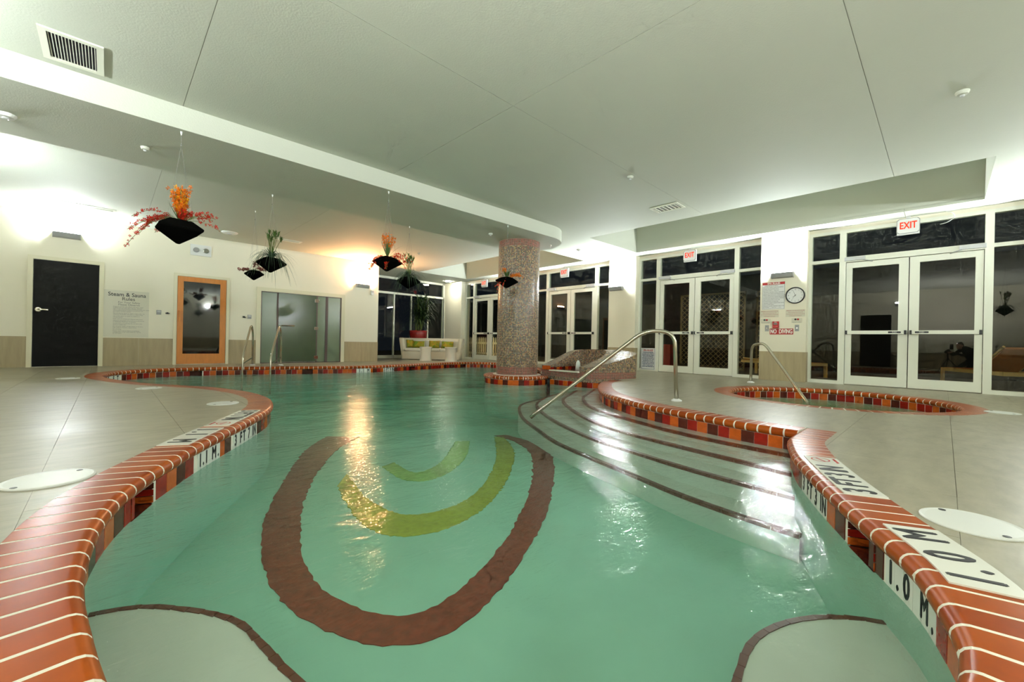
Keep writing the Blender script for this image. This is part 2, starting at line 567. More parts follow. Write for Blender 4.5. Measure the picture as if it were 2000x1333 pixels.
hole = simplify(PD.off(CW)[:-1] + PA.off(CW) + [Vector((7.25, 6.3)), Vector((7.25, 4.5))], .03)
spa_hole = simplify(PS.off(CW, .1)[:-1], .03)

# ------------------------------------------------------------------ floor: deck slabs with joints
room_poly = [(AW, BW), (A0 + .25, BW), (A0 + .25, BA + .1), (AE, BA + .1), (AE, B0), (AW, B0)]
fv, ff = flat_mesh(room_poly, [hole, spa_hole], lambda x, y: in_poly(x, y, room_poly) and not in_poly(x, y, hole) and not in_poly(x, y, spa_hole))
floor = thing('floor', (0, 0, 0), 'pale sandy stone deck with fine joints around pool and spa', 'floor', kind='structure')
bm = bmesh.new()
bv = [bm.verts.new((v.x, v.y, 0)) for v in fv]
for t in ff:
    try: bm.faces.new([bv[i] for i in t])
    except ValueError: pass
TS, PA0, PB0 = .61, -.22, -.05
def cuts(lo, hi, ph):
    k = math.ceil((lo - ph) / TS)
    r = []
    while ph + k * TS < hi:
        r.append(ph + k * TS); k += 1
    return r
XL, YL = cuts(-1.5, 10.2, PA0), cuts(-1.3, 14.3, PB0)
for x in XL:
    bmesh.ops.bisect_plane(bm, geom=bm.verts[:] + bm.edges[:] + bm.faces[:], plane_co=(x, 0, 0), plane_no=(1, 0, 0), dist=1e-5)
for y in YL:
    bmesh.ops.bisect_plane(bm, geom=bm.verts[:] + bm.edges[:] + bm.faces[:], plane_co=(0, y, 0), plane_no=(0, 1, 0), dist=1e-5)
import bisect as _bs
cells = {}
for f in bm.faces:
    c = f.calc_center_median()
    cells.setdefault((_bs.bisect(XL, c.x), _bs.bisect(YL, c.y)), []).append([tuple(v.co) for v in f.verts])
bm.free()
def slab(name, faces, gap, parent, m, z0=0., th=.03, xl=XL, yl=YL, up=True):
    g = G(); vm = {}
    def V(p):
        k = (round(p[0], 4), round(p[1], 4))
        if k not in vm:
            vm[k] = g.bm.verts.new((p[0], p[1], z0))
        return vm[k]
    fl = []
    for f in faces:
        vs = []
        for p in f:
            v = V(p)
            if v not in vs: vs.append(v)
        if len(vs) > 2:
            try: fl.append(g.bm.faces.new(vs))
            except ValueError: pass
    cx = sum(v.co.x for v in g.bm.verts) / len(g.bm.verts); cy = sum(v.co.y for v in g.bm.verts) / len(g.bm.verts)
    for v in g.bm.verts:
        for L_, i, c_ in ((xl, 0, cx), (yl, 1, cy)):
            for q in L_:
                if abs(v.co[i] - q) < 1e-4:
                    v.co[i] += gap if c_ > q else -gap
    r = bmesh.ops.extrude_face_region(g.bm, geom=fl)
    bmesh.ops.translate(g.bm, verts=[e for e in r['geom'] if isinstance(e, bmesh.types.BMVert)], vec=(0, 0, -th if up else th))
    return g.obj(name, m, parent)
cam_fwd = Vector((SN, CC))
def shows(ix, iy):
    x = XL[min(max(ix, 1), len(XL)) - 1] + .3; y = YL[min(max(iy, 1), len(YL)) - 1] + .3
    X = CC * x - SN * y; Y = SN * x + CC * y
    return Y > .5 and abs(X / Y) < 1.32, Y
ranked = sorted(cells, key=lambda k: (not shows(*k)[0], shows(*k)[1]))
for k in ranked[:290]:
    slab('floor_tile', cells[k], .0011, floor, M_DECK)
rest = [f for k in ranked[290:] for f in cells[k]]
tag(slab('floor_tile_field', rest, 0., floor, M_DECK, xl=[], yl=[]), kind='stuff')
g = G()
g.bm.verts.ensure_lookup_table()
vs_ = [g.bm.verts.new((v.x, v.y, -.008)) for v in fv]
for t in ff:
    try: g.bm.faces.new([vs_[i] for i in t])
    except ValueError: pass
g.obj('joint_bed', M_JOINT, floor)

# ------------------------------------------------------------------ ceiling with coffers, control joints and beam
COF = [(7.66, -.40, 9.71, 5.52), (7.68, 7.15, 9.71, 12.6)]
ceil_poly = [(AW, BW), (A0 + .25, BW), (A0 + .25, BA + .1), (AE, BA + .1), (AE, B0), (AW, B0)]
ceiling = thing('ceiling', (0, 0, ZC), 'off-white textured ceiling with thin control joints and recessed coffers', 'ceiling', kind='structure')
holes = [[(a, b), (c, b), (c, d), (a, d)] for a, b, c, d in COF]
cv, cf = flat_mesh(ceil_poly, holes, lambda x, y: in_poly(x, y, ceil_poly) and not any(a < x < c and b < y < d for a, b, c, d in COF))
bm = bmesh.new()
bv = [bm.verts.new((v.x, v.y, ZC)) for v in cv]
for t in cf: bm.faces.new([bv[i] for i in t])
CX, CY = [.52, 2.88], [.51, 3.03]
for x in CX: bmesh.ops.bisect_plane(bm, geom=bm.verts[:] + bm.edges[:] + bm.faces[:], plane_co=(x, 0, 0), plane_no=(1, 0, 0), dist=1e-5)
for y in CY: bmesh.ops.bisect_plane(bm, geom=bm.verts[:] + bm.edges[:] + bm.faces[:], plane_co=(0, y, 0), plane_no=(0, 1, 0), dist=1e-5)
cc = {}
for f in bm.faces:
    c = f.calc_center_median()
    cc.setdefault((_bs.bisect(CX, c.x), _bs.bisect(CY, c.y)), []).append([tuple(v.co) for v in f.verts])
bm.free()
for k in cc:
    slab('ceiling_panel', cc[k], .0025, ceiling, M_CEIL, z0=ZC, th=.05, xl=CX, yl=CY, up=False)
g = G()
for a, b, c, d in COF:
    zt = ZC + 1.05; zs = ZC + .045
    g.quad((a, b, zs), (c, b, zs), (c, b, zt), (a, b, zt)); g.quad((a, d, zs), (c, d, zs), (c, d, zt), (a, d, zt))
    g.quad((a, b, zs), (a, d, zs), (a, d, zt), (a, b, zt)); g.quad((c, b, zs), (c, d, zs), (c, d, zt), (c, b, zt))
    g.quad((a, b, zt), (c, b, zt), (c, d, zt), (a, d, zt))
g.obj('coffer', M_CEIL, ceiling)
G().box(AW - .1, BW - .1, ZC + 1.15, A0 + .4, BA + .3, ZC + 1.2).obj('roof_slab', M_GREY, ceiling)
G().quad((AW, BW, ZC + .007), (7.5, BW, ZC + .007), (7.5, B0, ZC + .007), (AW, B0, ZC + .007)).obj('joint_back', mat('ceiling_joint', (170, 172, 160), .8), ceiling)
bp = [(AW, 5.49), (6.35, 5.49)] + [(6.38 + .765 * math.cos(math.radians(t)), 6.255 + .765 * math.sin(math.radians(t))) for t in range(-86, 87, 4)] + [(6.35, 7.02), (AW, 7.02)]
beam = G().prism(bp, ZB, ZC - .0005).obj('trim_1', M_CEIL)
tag(beam, 'long dropped ceiling beam with rounded end over mosaic column', 'beam', kind='structure')

# ------------------------------------------------------------------ walls
wl = thing('wall_left', (0, B0, 0), 'long cream wall with stone dado, black door and sauna door', 'wall', kind='structure')
G().box(AW, B0, -.1, AE, B0 + .18, ZC + .05).obj('wall_panel', M_WALL, wl)
G().box(AE - .18, B0 + .18, -.1, AE, BA + .2, ZC + .05).obj('wall_return', M_WALL, wl)
def dado_run(x0, x1, parent):
    n = max(1, round((x1 - x0) / .6)); w = (x1 - x0) / n
    for i in range(n):
        G().box(x0 + i * w + .001, B0 - .012, 0, x0 + (i + 1) * w - .001, B0, .60).obj('dado_tile', M_DADO, parent)
dado_run(AW, -1.13, wl); dado_run(-.10, 1.07, wl); dado_run(2.145, 2.745, wl); dado_run(5.01, AE, wl)
G().box(AE, B0 + .0, 0, AE + .01, B0 + .6, .60).obj('dado_tile', M_DADO, wl)

wr = thing('wall_right', (A0, 4, 0), 'cream pillars and header framing the row of glazed doors', 'wall', kind='structure')
G().box(A0 - .02, -1.03 - 3.6, 2.975, A0 + .15, BA + .2, ZC + .05).obj('header', M_WALL, wr)
for bc in PILLARS + [-1.435]:
    G().box(AP, bc - .41, 0, A0 + .15, bc + .41, ZC).obj('pillar', M_WALL, wr)
    G().box(AP - .01, bc - .412, 0, AP, bc + .412, .60).obj('dado_tile', M_DADO, wr)
    G().box(AP - .01, bc - .422, 0, A0 - .06, bc - .41, .60).obj('dado_tile', M_DADO, wr)
G().box(9.98, 13.24, 0, A0 + .2, BA + .2, ZC).obj('corner_pillar', M_WALL, wr)
G().box(AP, BW, 0, A0 + .15, -1.84, ZC).obj('wall_panel', M_WALL, wr)
G().box(AP - .01, BW, 0, AP, -1.84, .60).obj('dado_panel', M_DADO, wr)
wb = thing('wall_back', (3, BW, 0), 'plain cream wall behind the viewer', 'wall', kind='structure')
G().box(AW - .2, BW - .2, -.1, A0 + .4, BW, ZC + .05).obj('wall_panel', M_WALL, wb)
G().box(AW, BW, 0, A0, BW + .01, .60).obj('dado_panel', M_DADO, wb)
ws = thing('wall_side', (AW, 3, 0), 'plain cream wall at the left of the viewer', 'wall', kind='structure')
G().box(AW - .2, BW - .2, -.1, AW, B0 + .2, ZC + .05).obj('wall_panel', M_WALL, ws)
G().box(AW, BW, 0, AW + .01, B0, .60).obj('dado_panel', M_DADO, ws)
G().box(AW + .0, 1.5, 0, AW + .03, 2.45, 2.1).obj('service_door', M_BLACK, ws)

# ------------------------------------------------------------------ pool shell
def zfloor(a, b):
    t = min(max((SN * a + CC * b - 4.4) / 3.6, 0), 1)
    t = t * t * (3 - 2 * t)
    return -.60 - .24 * t
g = G()
nx, ny = 40, 48
vv = [[g.bm.verts.new((-.6 + 10.2 * i / nx, -.5 + 12.0 * j / ny, zfloor(-.6 + 10.2 * i / nx, -.5 + 12.0 * j / ny))) for j in range(ny + 1)] for i in range(nx + 1)]
for i in range(nx):
    for j in range(ny):
        g.bm.faces.new((vv[i][j], vv[i + 1][j], vv[i + 1][j + 1], vv[i][j + 1]))
pool_floor = g.obj('pool_floor', M_PFLOOR, smooth=True)
tag(pool_floor, 'pale plaster floor of the main pool under green water', 'pool floor', kind='structure')
TILE_N = .030                         # tile backing behind the nose of the coping
def stations(path, step, skim):
    S = [path.L * i / int(path.L / step) for i in range(int(path.L / step) + 1)]
    for q in skim: S += [q - .1152, q - .115, q + .115, q + .1152]
    return sorted(S)
def wall_strip(path, name, zt, zb, off, skim=()):
    g = G()
    prev = None
    for s_ in stations(path, .08, skim):
        p_, t_, n_ = path.at(s_); p = p_ + n_ * off
        a, b = g.bm.verts.new((p.x, p.y, -.18 if any(abs(s_ - q) < .1151 for q in skim) else zt)), g.bm.verts.new((p.x, p.y, zb))
        if prev: g.bm.faces.new((prev[0], a, b, prev[1]))
        prev = (a, b)
    return g.obj(name, M_PFLOOR, PW, smooth=True)
PW = thing('pool_wall', (0, 0, 0), 'plaster side walls of the main pool below the tile band', 'pool wall', kind='structure')
SKIM = [PA.nearest(.15, 2.66), PA.nearest(2.22, .25), PA.nearest(1.35, 11.0), PA.nearest(3.45, 10.53), PA.nearest(6.3, 10.55), PA.nearest(8.3, 10.88)]
wall_strip(PA, 'wall_shell', -.03, -1.15, TILE_N, SKIM)
wall_strip(PD, 'wall_shell', -.03, -1.15, TILE_N)
wall_strip(PC, 'column_footing', -.03, -1.15, TILE_N)
wall_strip(PF, 'fountain_footing', -.085, -1.15, .012)

# curved entry steps: each tread is its own slab with a dark tile nosing
L1 = [(6.55, 4.55), (5.9, 4.22), (5.35, 3.93), (4.71, 3.35), (4.37, 2.74), (4.2, 2.32), (4.02, 1.84), (3.92, 1.31), (3.87, .76)]
L2 = [(6.5, 4.92), (5.8, 4.55), (5.15, 4.17), (4.45, 3.4), (3.97, 2.67), (3.80, 2.17), (3.69, 1.69), (3.58, 1.07), (3.51, .70)]
L3 = [(6.5, 5.3), (5.6, 4.95), (4.85, 4.45), (4.15, 3.55), (3.66, 2.60), (3.50, 2.03), (3.36, 1.45), (3.28, .86), (3.26, .62)]
L4 = [(6.5, 5.6), (5.4, 5.3), (4.51, 4.45), (3.95, 3.59), (3.62, 3.01), (3.38, 2.32), (3.25, 1.89), (3.09, 1.4), (3.0, .95), (2.96, .58)]
steps = thing('pool_steps', (4, 2, -.6), 'curved pale steps under water descending from the deck', 'steps', kind='structure')
for ln, zt in ((L1, -.172), (L2, -.225), (L3, -.31), (L4, -.437)):
    edge = [Vector((p.x, p.y)) for p in catmull([(*p, 0) for p in ln], 8)]
    back = [Vector((4.4, .5)), Vector((4.6, 1.6)), Vector((4.9, 2.6)), Vector((5.6, 3.4)), Vector((6.9, 4.1)), Vector((6.95, 4.9))]
    poly = [(p.x, p.y) for p in edge] + [(p.x, p.y) for p in back]
    v, f = flat_mesh(poly, [], lambda x, y: in_poly(x, y, poly))
    g = G()
    vt = [g.bm.verts.new((q.x, q.y, zt)) for q in v]
    for t in f: g.bm.faces.new([vt[i] for i in t])
    prev = None
    for p in edge:
        a, b = g.bm.verts.new((p.x, p.y, zt)), g.bm.verts.new((p.x, p.y, -1.05))
        if prev: g.bm.faces.new((prev[0], a, b, prev[1]))
        prev = (a, b)
    st = g.obj('step', M_PLASTER, steps); sub(steps, st)
    ep = Path([(p.x, p.y) for p in edge])
    n = max(1, int(ep.L / .152))
    for i in range(n):
        s0, s1 = ep.L * i / n + .002, ep.L * (i + 1) / n - .002
        g = G()
        (p0, _, n0), (p1, _, n1) = ep.at(s0), ep.at(s1)
        q = [p0 - n0 * .006, p1 - n1 * .006, p1 + n1 * .038, p0 + n0 * .038]
        g.prism([(k.x, k.y) for k in q], zt - .02, zt + .006)
        g.obj('nosing_tile', M_STEP, st)
# two rounded benches close to the viewer
for bl, lab in (([(-.25, 2.16), (.05, 2.07), (.19, 1.95), (.33, 1.74), (.375, 1.53), (.395, 1.38), (.42, 1.25), (.45, .9), (.3, .5), (-.2, .6)], 'pale rounded bench under water at the near left corner'),
                ([(2.2, -.2), (2.10, .05), (2.03, .2), (1.88, .34), (1.70, .42), (1.54, .44), (1.38, .42), (1.2, .4), (.8, .3), (.8, -.2)], 'pale rounded bench under water at the near right corner')):
    root = thing('pool_bench', (bl[3][0], bl[3][1], -.6), lab, 'bench', kind='structure')
    edge = catmull([(*p, 0) for p in bl[:8]], 8)
    poly = [(p.x, p.y) for p in edge] + bl[8:]
    G().prism(poly if in_poly(0, 0, poly) is None else poly, -.62, -.33).obj('bench_top', M_PLASTER, root)
    ep = Path([(p.x, p.y) for p in edge])
    n = int(ep.L / .06)
    for i in range(n):
        (p0, _, n0), (p1, _, n1) = ep.at(ep.L * i / n + .001), ep.at(ep.L * (i + 1) / n - .001)
        j_ = RND.uniform(-.003, .003); q = [p0 - n0 * (.011 + j_), p1 - n1 * (.011 - j_), p1 + n1 * .012, p0 + n0 * (.012 + j_)]
        G().prism([(k.x, k.y) for k in q], -.36, -.326).obj('nosing_tile', M_STEP, root)

# mural inlaid in the pool floor
def band(name, outer, inner, m, label, z=.004):
    g = G()
    o = catmull([(*p, 0) for p in outer], 8); i_ = catmull([(*p, 0) for p in inner], 8)
    k = 240
    po, pi = Path([(p.x, p.y) for p in o]), Path([(p.x, p.y) for p in i_])
    prev = None
    for t in range(k + 1):
        a, b = po.at(po.L * t / k)[0].copy(), pi.at(pi.L * t / k)[0].copy()
        jit = .003 + .002 * (a.length)
        a += Vector((RND.uniform(-jit, jit), RND.uniform(-jit, jit))); b += Vector((RND.uniform(-jit, jit), RND.uniform(-jit, jit)))
        va, vb = g.bm.verts.new((a.x, a.y, zfloor(a.x, a.y) + z)), g.bm.verts.new((b.x, b.y, zfloor(b.x, b.y) + z))
        if prev: g.bm.faces.new((prev[0], va, vb, prev[1]))
        prev = (va, vb)
    r = bmesh.ops.extrude_face_region(g.bm, geom=g.bm.faces[:])
    bmesh.ops.translate(g.bm, verts=[e for e in r['geom'] if isinstance(e, bmesh.types.BMVert)], vec=(0, 0, -.012))
    ob = g.obj(name, m)
    return tag(ob, label, 'mural')
band('mural_ring', [(2.2, 5.9), (1.61, 4.99), (1.13, 4.03), (.85, 3.39), (.70, 2.91), (.63, 2.51), (.62, 2.22), (.66, 1.98), (.74, 1.76), (.84, 1.60), (.96, 1.51), (1.13, 1.48), (1.39, 1.54), (1.79, 1.72), (2.41, 2.07), (3.20, 2.67), (3.75, 3.21), (4.15, 3.9), (4.36, 4.6)],
     [(2.5, 5.6), (1.87, 4.78), (1.39, 4.01), (1.11, 3.43), (.92, 2.9), (.82, 2.49), (.80, 2.18), (.86, 1.93), (.95, 1.76), (1.09, 1.68), (1.32, 1.71), (1.65, 1.84), (2.03, 2.05), (2.62, 2.46), (3.30, 3.06), (3.72, 3.57), (4.0, 4.1), (4.16, 4.65)],
     M_RING, 'large egg-shaped brown tile ring inlaid in the pool floor')
band('mural_crescent', [(4.2, 4.5), (3.47, 3.52), (2.77, 2.87), (2.17, 2.47), (1.76, 2.33), (1.49, 2.36), (1.32, 2.51), (1.28, 2.8), (1.35, 3.23), (1.44, 3.61)],
     [(4.06, 4.52), (3.16, 3.48), (2.57, 2.94), (2.11, 2.66), (1.78, 2.61), (1.58, 2.71), (1.51, 2.96), (1.52, 3.3), (1.59, 3.65), (1.64, 3.9)],
     M_YEL, 'mustard yellow tile crescent inlaid inside the brown ring')
band('mural_crescent', [(3.5, 4.4), (2.9, 3.7), (2.45, 3.35), (2.1, 3.25), (1.95, 3.45), (2.0, 3.9)],
     [(3.35, 4.5), (2.75, 3.85), (2.42, 3.58), (2.2, 3.5), (2.12, 3.6), (2.15, 3.95)],
     M_YEL2, 'small pale lime tile crescent at the middle of the brown ring')

# water bodies
def water_body(name, outline, m, z0, label):
    v, f = flat_mesh([(p.x, p.y) for p in outline], [], lambda x, y: in_poly(x, y, [(p.x, p.y) for p in outline]))
    g = G()
    vt = [g.bm.verts.new((q.x, q.y, WZ)) for q in v]
    fs = [g.bm.faces.new([vt[i] for i in t]) for t in f]
    r = bmesh.ops.extrude_face_region(g.bm, geom=fs)
    bmesh.ops.translate(g.bm, verts=[e for e in r['geom'] if isinstance(e, bmesh.types.BMVert)], vec=(0, 0, z0 - WZ))
    o = g.obj(name, m)
    return tag(o, label, 'water', kind='stuff')
WV = [(RND.uniform(0, 2 * math.pi), RND.uniform(.35, 1.1), RND.uniform(0, 6.28)) for _ in range(16)]
WV += [(RND.uniform(0, 2 * math.pi), RND.uniform(.14, .3), RND.uniform(0, 6.28)) for _ in range(12)]
def wave(x, y):
    z = 0.
    for th, wl_, ph in WV:
        k = 2 * math.pi / wl_
        z += (.0011 if wl_ > .33 else .0013) * wl_ * math.sin(k * (x * math.cos(th) + y * math.sin(th)) + ph + .9 * math.sin(1.3 * x + ph) + .8 * math.sin(1.1 * y - ph))
    return z
def wavy_water(name, outline, m, zb, label, d=.04):
    P = [(p.x, p.y) for p in outline]
    x0, x1 = min(p[0] for p in P), max(p[0] for p in P); y0, y1 = min(p[1] for p in P), max(p[1] for p in P)
    nx, ny = int((x1 - x0) / d) + 1, int((y1 - y0) / d) + 1
    # scanline test of every grid row against the outline
    ins = [[False] * (nx + 1) for _ in range(ny + 1)]
    for j in range(ny + 1):
        y = y0 + j * d; xs = []
        for i in range(len(P)):
            a, b = P[i], P[(i + 1) % len(P)]
            if (a[1] > y) != (b[1] > y): xs.append(a[0] + (b[0] - a[0]) * (y - a[1]) / (b[1] - a[1]))
        xs.sort()
        for k in range(0, len(xs) - 1, 2):
            for i in range(max(0, math.ceil((xs[k] - x0) / d)), min(nx, math.floor((xs[k + 1] - x0) / d)) + 1): ins[j][i] = True
    cell = {(i, j) for j in range(ny) for i in range(nx) if ins[j][i] or ins[j + 1][i] or ins[j][i + 1] or ins[j + 1][i + 1]}
    vid, verts, faces = {}, [], []
    def vx(i, j, top):
        k = (i, j, top)
        if k not in vid:
            vid[k] = len(verts); x, y = x0 + i * d, y0 + j * d
            verts.append((x, y, WZ + wave(x, y) if top else zb))
        return vid[k]
    for i, j in cell:
        faces.append((vx(i, j, 1), vx(i + 1, j, 1), vx(i + 1, j + 1, 1), vx(i, j + 1, 1)))
        faces.append((vx(i, j, 0), vx(i, j + 1, 0), vx(i + 1, j + 1, 0), vx(i + 1, j, 0)))
        for (di, dj), (p, q) in (((0, -1), ((i, j), (i + 1, j))), ((1, 0), ((i + 1, j), (i + 1, j + 1))), ((0, 1), ((i + 1, j + 1), (i, j + 1))), ((-1, 0), ((i, j + 1), (i, j)))):
            if (i + di, j + dj) not in cell:
                faces.append((vx(*p, 0), vx(*q, 0), vx(*q, 1), vx(*p, 1)))
    me = bpy.data.meshes.new(name); me.from_pydata(verts, [], faces)
    me.polygons.foreach_set('use_smooth', [True] * len(faces)); me.materials.append(m); me.update()
    o = bpy.data.objects.new(name, me); COL.objects.link(o)
    return tag(o, label, 'water', kind='stuff')
wo = simplify(PD.off(.04)[:-1] + PA.off(.04)[5:] + [Vector((7.2, 6.4)), Vector((7.2, 4.6))], .03)
wavy_water('pool_water', wo, M_WATER, -1.25, 'rippled clear green water filling the main pool')

# ------------------------------------------------------------------ coping bricks, waterline tiles, depth markers
PROF = [(CW, 0.)] + [(.0355 - .0355 * math.sin(k * math.pi / 8), -.0355 + .0355 * math.cos(k * math.pi / 8)) for k in range(9)] + [(CW, -.071)]
def sweep(g, path, s0, s1, prof, seg=1):
    rings = []
    for i in range(seg + 1):
        p, t, n = path.at(s0 + (s1 - s0) * i / seg)
        rings.append([(p.x + n.x * q[0], p.y + n.y * q[0], q[1]) for q in prof])
    g.loft(rings)
    return g
def coping(root, path, pitch, skip=(), hidden=lambda p: False, joint=.0135, cw=CW):
    prof = [(min(q[0], cw), q[1]) for q in PROF]
    inner = [(q[0] if q[0] >= cw else q[0] + .0007, q[1] - .0007 if q[1] > -.03 else q[1] + .0007) for q in prof]
    
    n = round(path.L / pitch); w = path.L / n
    gh = G(); nh = 0
    for i in range(n):
        s0, s1 = i * w + joint / 2, (i + 1) * w - joint / 2
        if hidden(path.at((s0 + s1) / 2)[0]):
            sweep(gh, path, s0, s1, prof); nh += 1
            continue
        sweep(G_ := G(), path, s0, s1, prof)
        ob_ = G_.obj('brick', RND.choice(M_BRICK), root, smooth=True)
        ob_.data.set_sharp_from_angle(angle=math.radians(35))
    if nh: tag(gh.obj('hidden_bricks', M_BRICK[0], root), kind='stuff')
    else: gh.bm.free()
    g = G(); sweep(g, path, 0, path.L, inner, max(8, int(path.L / .08)))
    g.obj('grout', M_GROUT, root)
def behind(p):
    Y = SN * p.x + CC * p.y; X = CC * p.x - SN * p.y
    return Y < .62 or (p.x > 6.9 and p.y > 6.6 and X / max(Y, .1) > -.025)
cop = thing('pool_coping', (1.2, 5, 0), 'terracotta brick coping with white joints edging the main pool', 'coping')
coping(cop, PA, .1005, hidden=behind)
coping(cop, PD, .1005)
colcop = thing('column_coping', (COLC[0], COLC[1], 0), 'ring of terracotta bricks around the foot of the mosaic column', 'coping')
coping(colcop, PC, .1005, cw=.20)
spacop = thing('spa_coping', (SPA_C[0], SPA_C[1], 0), 'circular terracotta brick coping around the small spa', 'coping')
coping(spacop, PS, .1005)

TW = .112
TM = [bpy.data.meshes.new('tile_mesh_%d' % i) for i in range(3)]
for i, mm in enumerate((M_TRED, M_TORA, M_TDRK)):
    g = G(); g.box(-TW / 2 + .0022, -.006, -.052, TW / 2 - .0022, .006, .052)
    g.bm.to_mesh(TM[i]); g.bm.free(); TM[i].materials.append(mm)
def tiles(root, path, marks=(), start=0, skim=(), hidden=lambda p: False, off=TILE_N, z1=-.124, rows=2):
    """one row of separate tiles above the water, a second row just below it"""
    n = round(path.L / TW); w = path.L / n
    base = Vector(BASE[root.name])
    gl = [G(), G(), G()]; used = [0, 0, 0]
    for i in range(n):
        s = (i + .5) * w
        p, t, nn = path.at(s)
        kind = (i + start) % 3
        if RND.random() < .12: kind = RND.randrange(3)
        pos = Vector((p.x + nn.x * off, p.y + nn.y * off, 0))
        inskim = any(abs(s - q) < .12 for q in skim)
        inmark = any(a - .01 < s < b + .01 for a, b in marks)
        if not inmark and not inskim:
            if hidden(p):
                used[kind] += 1
                T = Matrix.Translation((pos.x, pos.y, z1)) @ Matrix.Rotation(math.atan2(t.y, t.x), 4, 'Z')
                q = G(); q.box(-TW / 2 + .002, -.006, -.052, TW / 2 - .002, .006, .052)
                bmesh.ops.transform(q.bm, matrix=T, verts=q.bm.verts[:])
                me = bpy.data.meshes.new('tmp'); q.bm.to_mesh(me); q.bm.free(); gl[kind].bm.from_mesh(me); bpy.data.meshes.remove(me)
            else:
                o = bpy.data.objects.new('tile', TM[kind]); COL.objects.link(o); o.parent = root
                o.location = Vector((pos.x, pos.y, z1)) - base
                o.rotation_euler = (0, 0, math.atan2(t.y, t.x))
        if rows > 1:
            k2 = (kind + 1) % 3; used[k2] += 1
            T = Matrix.Translation((pos.x, pos.y, z1 - .108)) @ Matrix.Rotation(math.atan2(t.y, t.x), 4, 'Z')
            vsq = [T @ Vector(c) for c in ((-TW / 2 + .002, -.006, -.052), (TW / 2 - .002, -.006, -.052), (TW / 2 - .002, -.006, .052), (-TW / 2 + .002, -.006, .052))]
            gl[k2].quad(*[tuple(v) for v in vsq])
    for k in range(3):
        if used[k]: tag(gl[k].obj('lower_tiles', (M_TRED, M_TORA, M_TDRK)[k], root), kind='stuff')
        else: gl[k].bm.free()
    g = G(); prev = None
    for s_ in stations(path, .07, skim):
        p_, t_, n_ = path.at(s_); p = p_ + n_ * (off - .002)
        if any(abs(s_ - q) < .1151 for q in skim):
            prev = None; continue
        a, b = g.bm.verts.new((p.x, p.y, z1 + .056)), g.bm.verts.new((p.x, p.y, z1 - (.164 if rows > 1 else .056)))
        if prev: g.bm.faces.new((prev[0], a, b, prev[1]))
        prev = (a, b)
    g.obj('tile_grout', M_GROUT, root)
# depth markers on the tile band: (text pieces, path, pool position of the two ends)
def span(path, x0, y0, x1, y1):
    a, b = path.nearest(x0, y0), path.nearest(x1, y1)
    return (min(a, b), max(a, b))
sL1 = span(PA, .43, 3.23, .60, 3.52); sL2 = span(PA, .70, 3.69, .95, 4.12)
sR1 = span(PA, 2.99, .60, 2.55, .41); sR2 = span(PA, 2.03, .155, 1.72, .03)
sF1 = span(PA, 4.55, 10.26, 4.88, 10.27); sF2 = span(PA, 5.25, 10.31, 5.62, 10.38); sK1 = span(PA, .02, 10.06, .2, 10.46)
MARKS = [(sL1, '1.1 M.'), (sL2, '3 FT 7 IN'), (sR1, '3 FT 3 IN'), (sR2, '1.0 M.'), (sF1, '1.1 M'), (sF2, '3 FT 9 IN'), (sK1, '5 FT')]
band_ = thing('waterline_tiles', (1.3, 5.5, -.12), 'red, orange and dark brown square tiles banding the pool waterline', 'tiles')
tiles(band_, PA, marks=[m[0] for m in MARKS], skim=SKIM, hidden=behind, rows=1)
tiles(band_, PD, start=1, rows=1)
colt = thing('column_tiles', (COLC[0], COLC[1], -.12), 'red and orange square tiles below the column coping', 'tiles')
tiles(colt, PC, rows=1)
spat = thing('spa_tiles', (SPA_C[0], SPA_C[1], -.12), 'red, orange and dark tiles lining the rim of the round spa', 'tiles')
tiles(spat, PS, rows=1)
LAB = {'1.1 M.': ['white 1.1 M depth tile on near left pool wall', 0], '3 FT 7 IN': ['white 3 FT 7 IN depth tile on near left pool wall', 0], '3 FT 3 IN': ['white 3 FT 3 IN depth tile on right pool wall', 0],
       '1.0 M.': ['white 1.0 M depth tile on right pool wall close to viewer', 0], '1.1 M': ['white 1.1 M depth tile on the far pool wall', 0], '3 FT 9 IN': ['white 3 FT 9 IN depth tile on the far pool wall', 0], '5 FT': ['white 5 FT depth tile at far left pool corner', 0]}
for (s0, s1), txt in MARKS:
    p, t, n = PA.at((s0 + s1) / 2)
    root = thing('depth_marker', (p.x, p.y, -.18), LAB[txt][0], 'depth marker', 'depth markers on the pool wall')
    k = max(2, round((s1 - s0) / .055)); w = (s1 - s0) / k
    # each white tile carries one character; reading direction is from the water: against the path
    body = txt.replace(' ', '  ') if txt != '5 FT' else '5 FT'
    for i in range(k):
        g = G()
        (p0, _, n0), (p1, _, n1) = PA.at(s0 + i * w + .001), PA.at(s0 + (i + 1) * w - .001)
        o0, o1, b0, b1 = p0 + n0 * (TILE_N - .007), p1 + n1 * (TILE_N - .007), p0 + n0 * (TILE_N + .004), p1 + n1 * (TILE_N + .004)
        g.prism([(q.x, q.y) for q in (o0, o1, b1, b0)], -.176, -.072).obj('tile', M_TWHT, root)
    chars = txt.split(' ')
    flat = [c for c in txt]
    m_ = len(flat)
    for i, ch in enumerate(flat):
        if ch == ' ': continue
        wts = [{' ': .5, '.': .5, 'I': .55, '1': .7, 'M': 1.25}.get(c_, 1.) for c_ in flat]
        s = s0 + .01 + (s1 - s0 - .02) * (sum(wts[:i]) + wts[i] / 2) / sum(wts)          # the reader stands in the pool, his left is towards s0
        p, t, n = PA.at(s)
        o = p + n * (TILE_N - .0078)
        text_mesh('character', ch, .115, M_TEXTB, root, (o.x, o.y, -.122), (t.x, t.y, 0), (0, 0, 1), bold=.004, squeeze=.72)
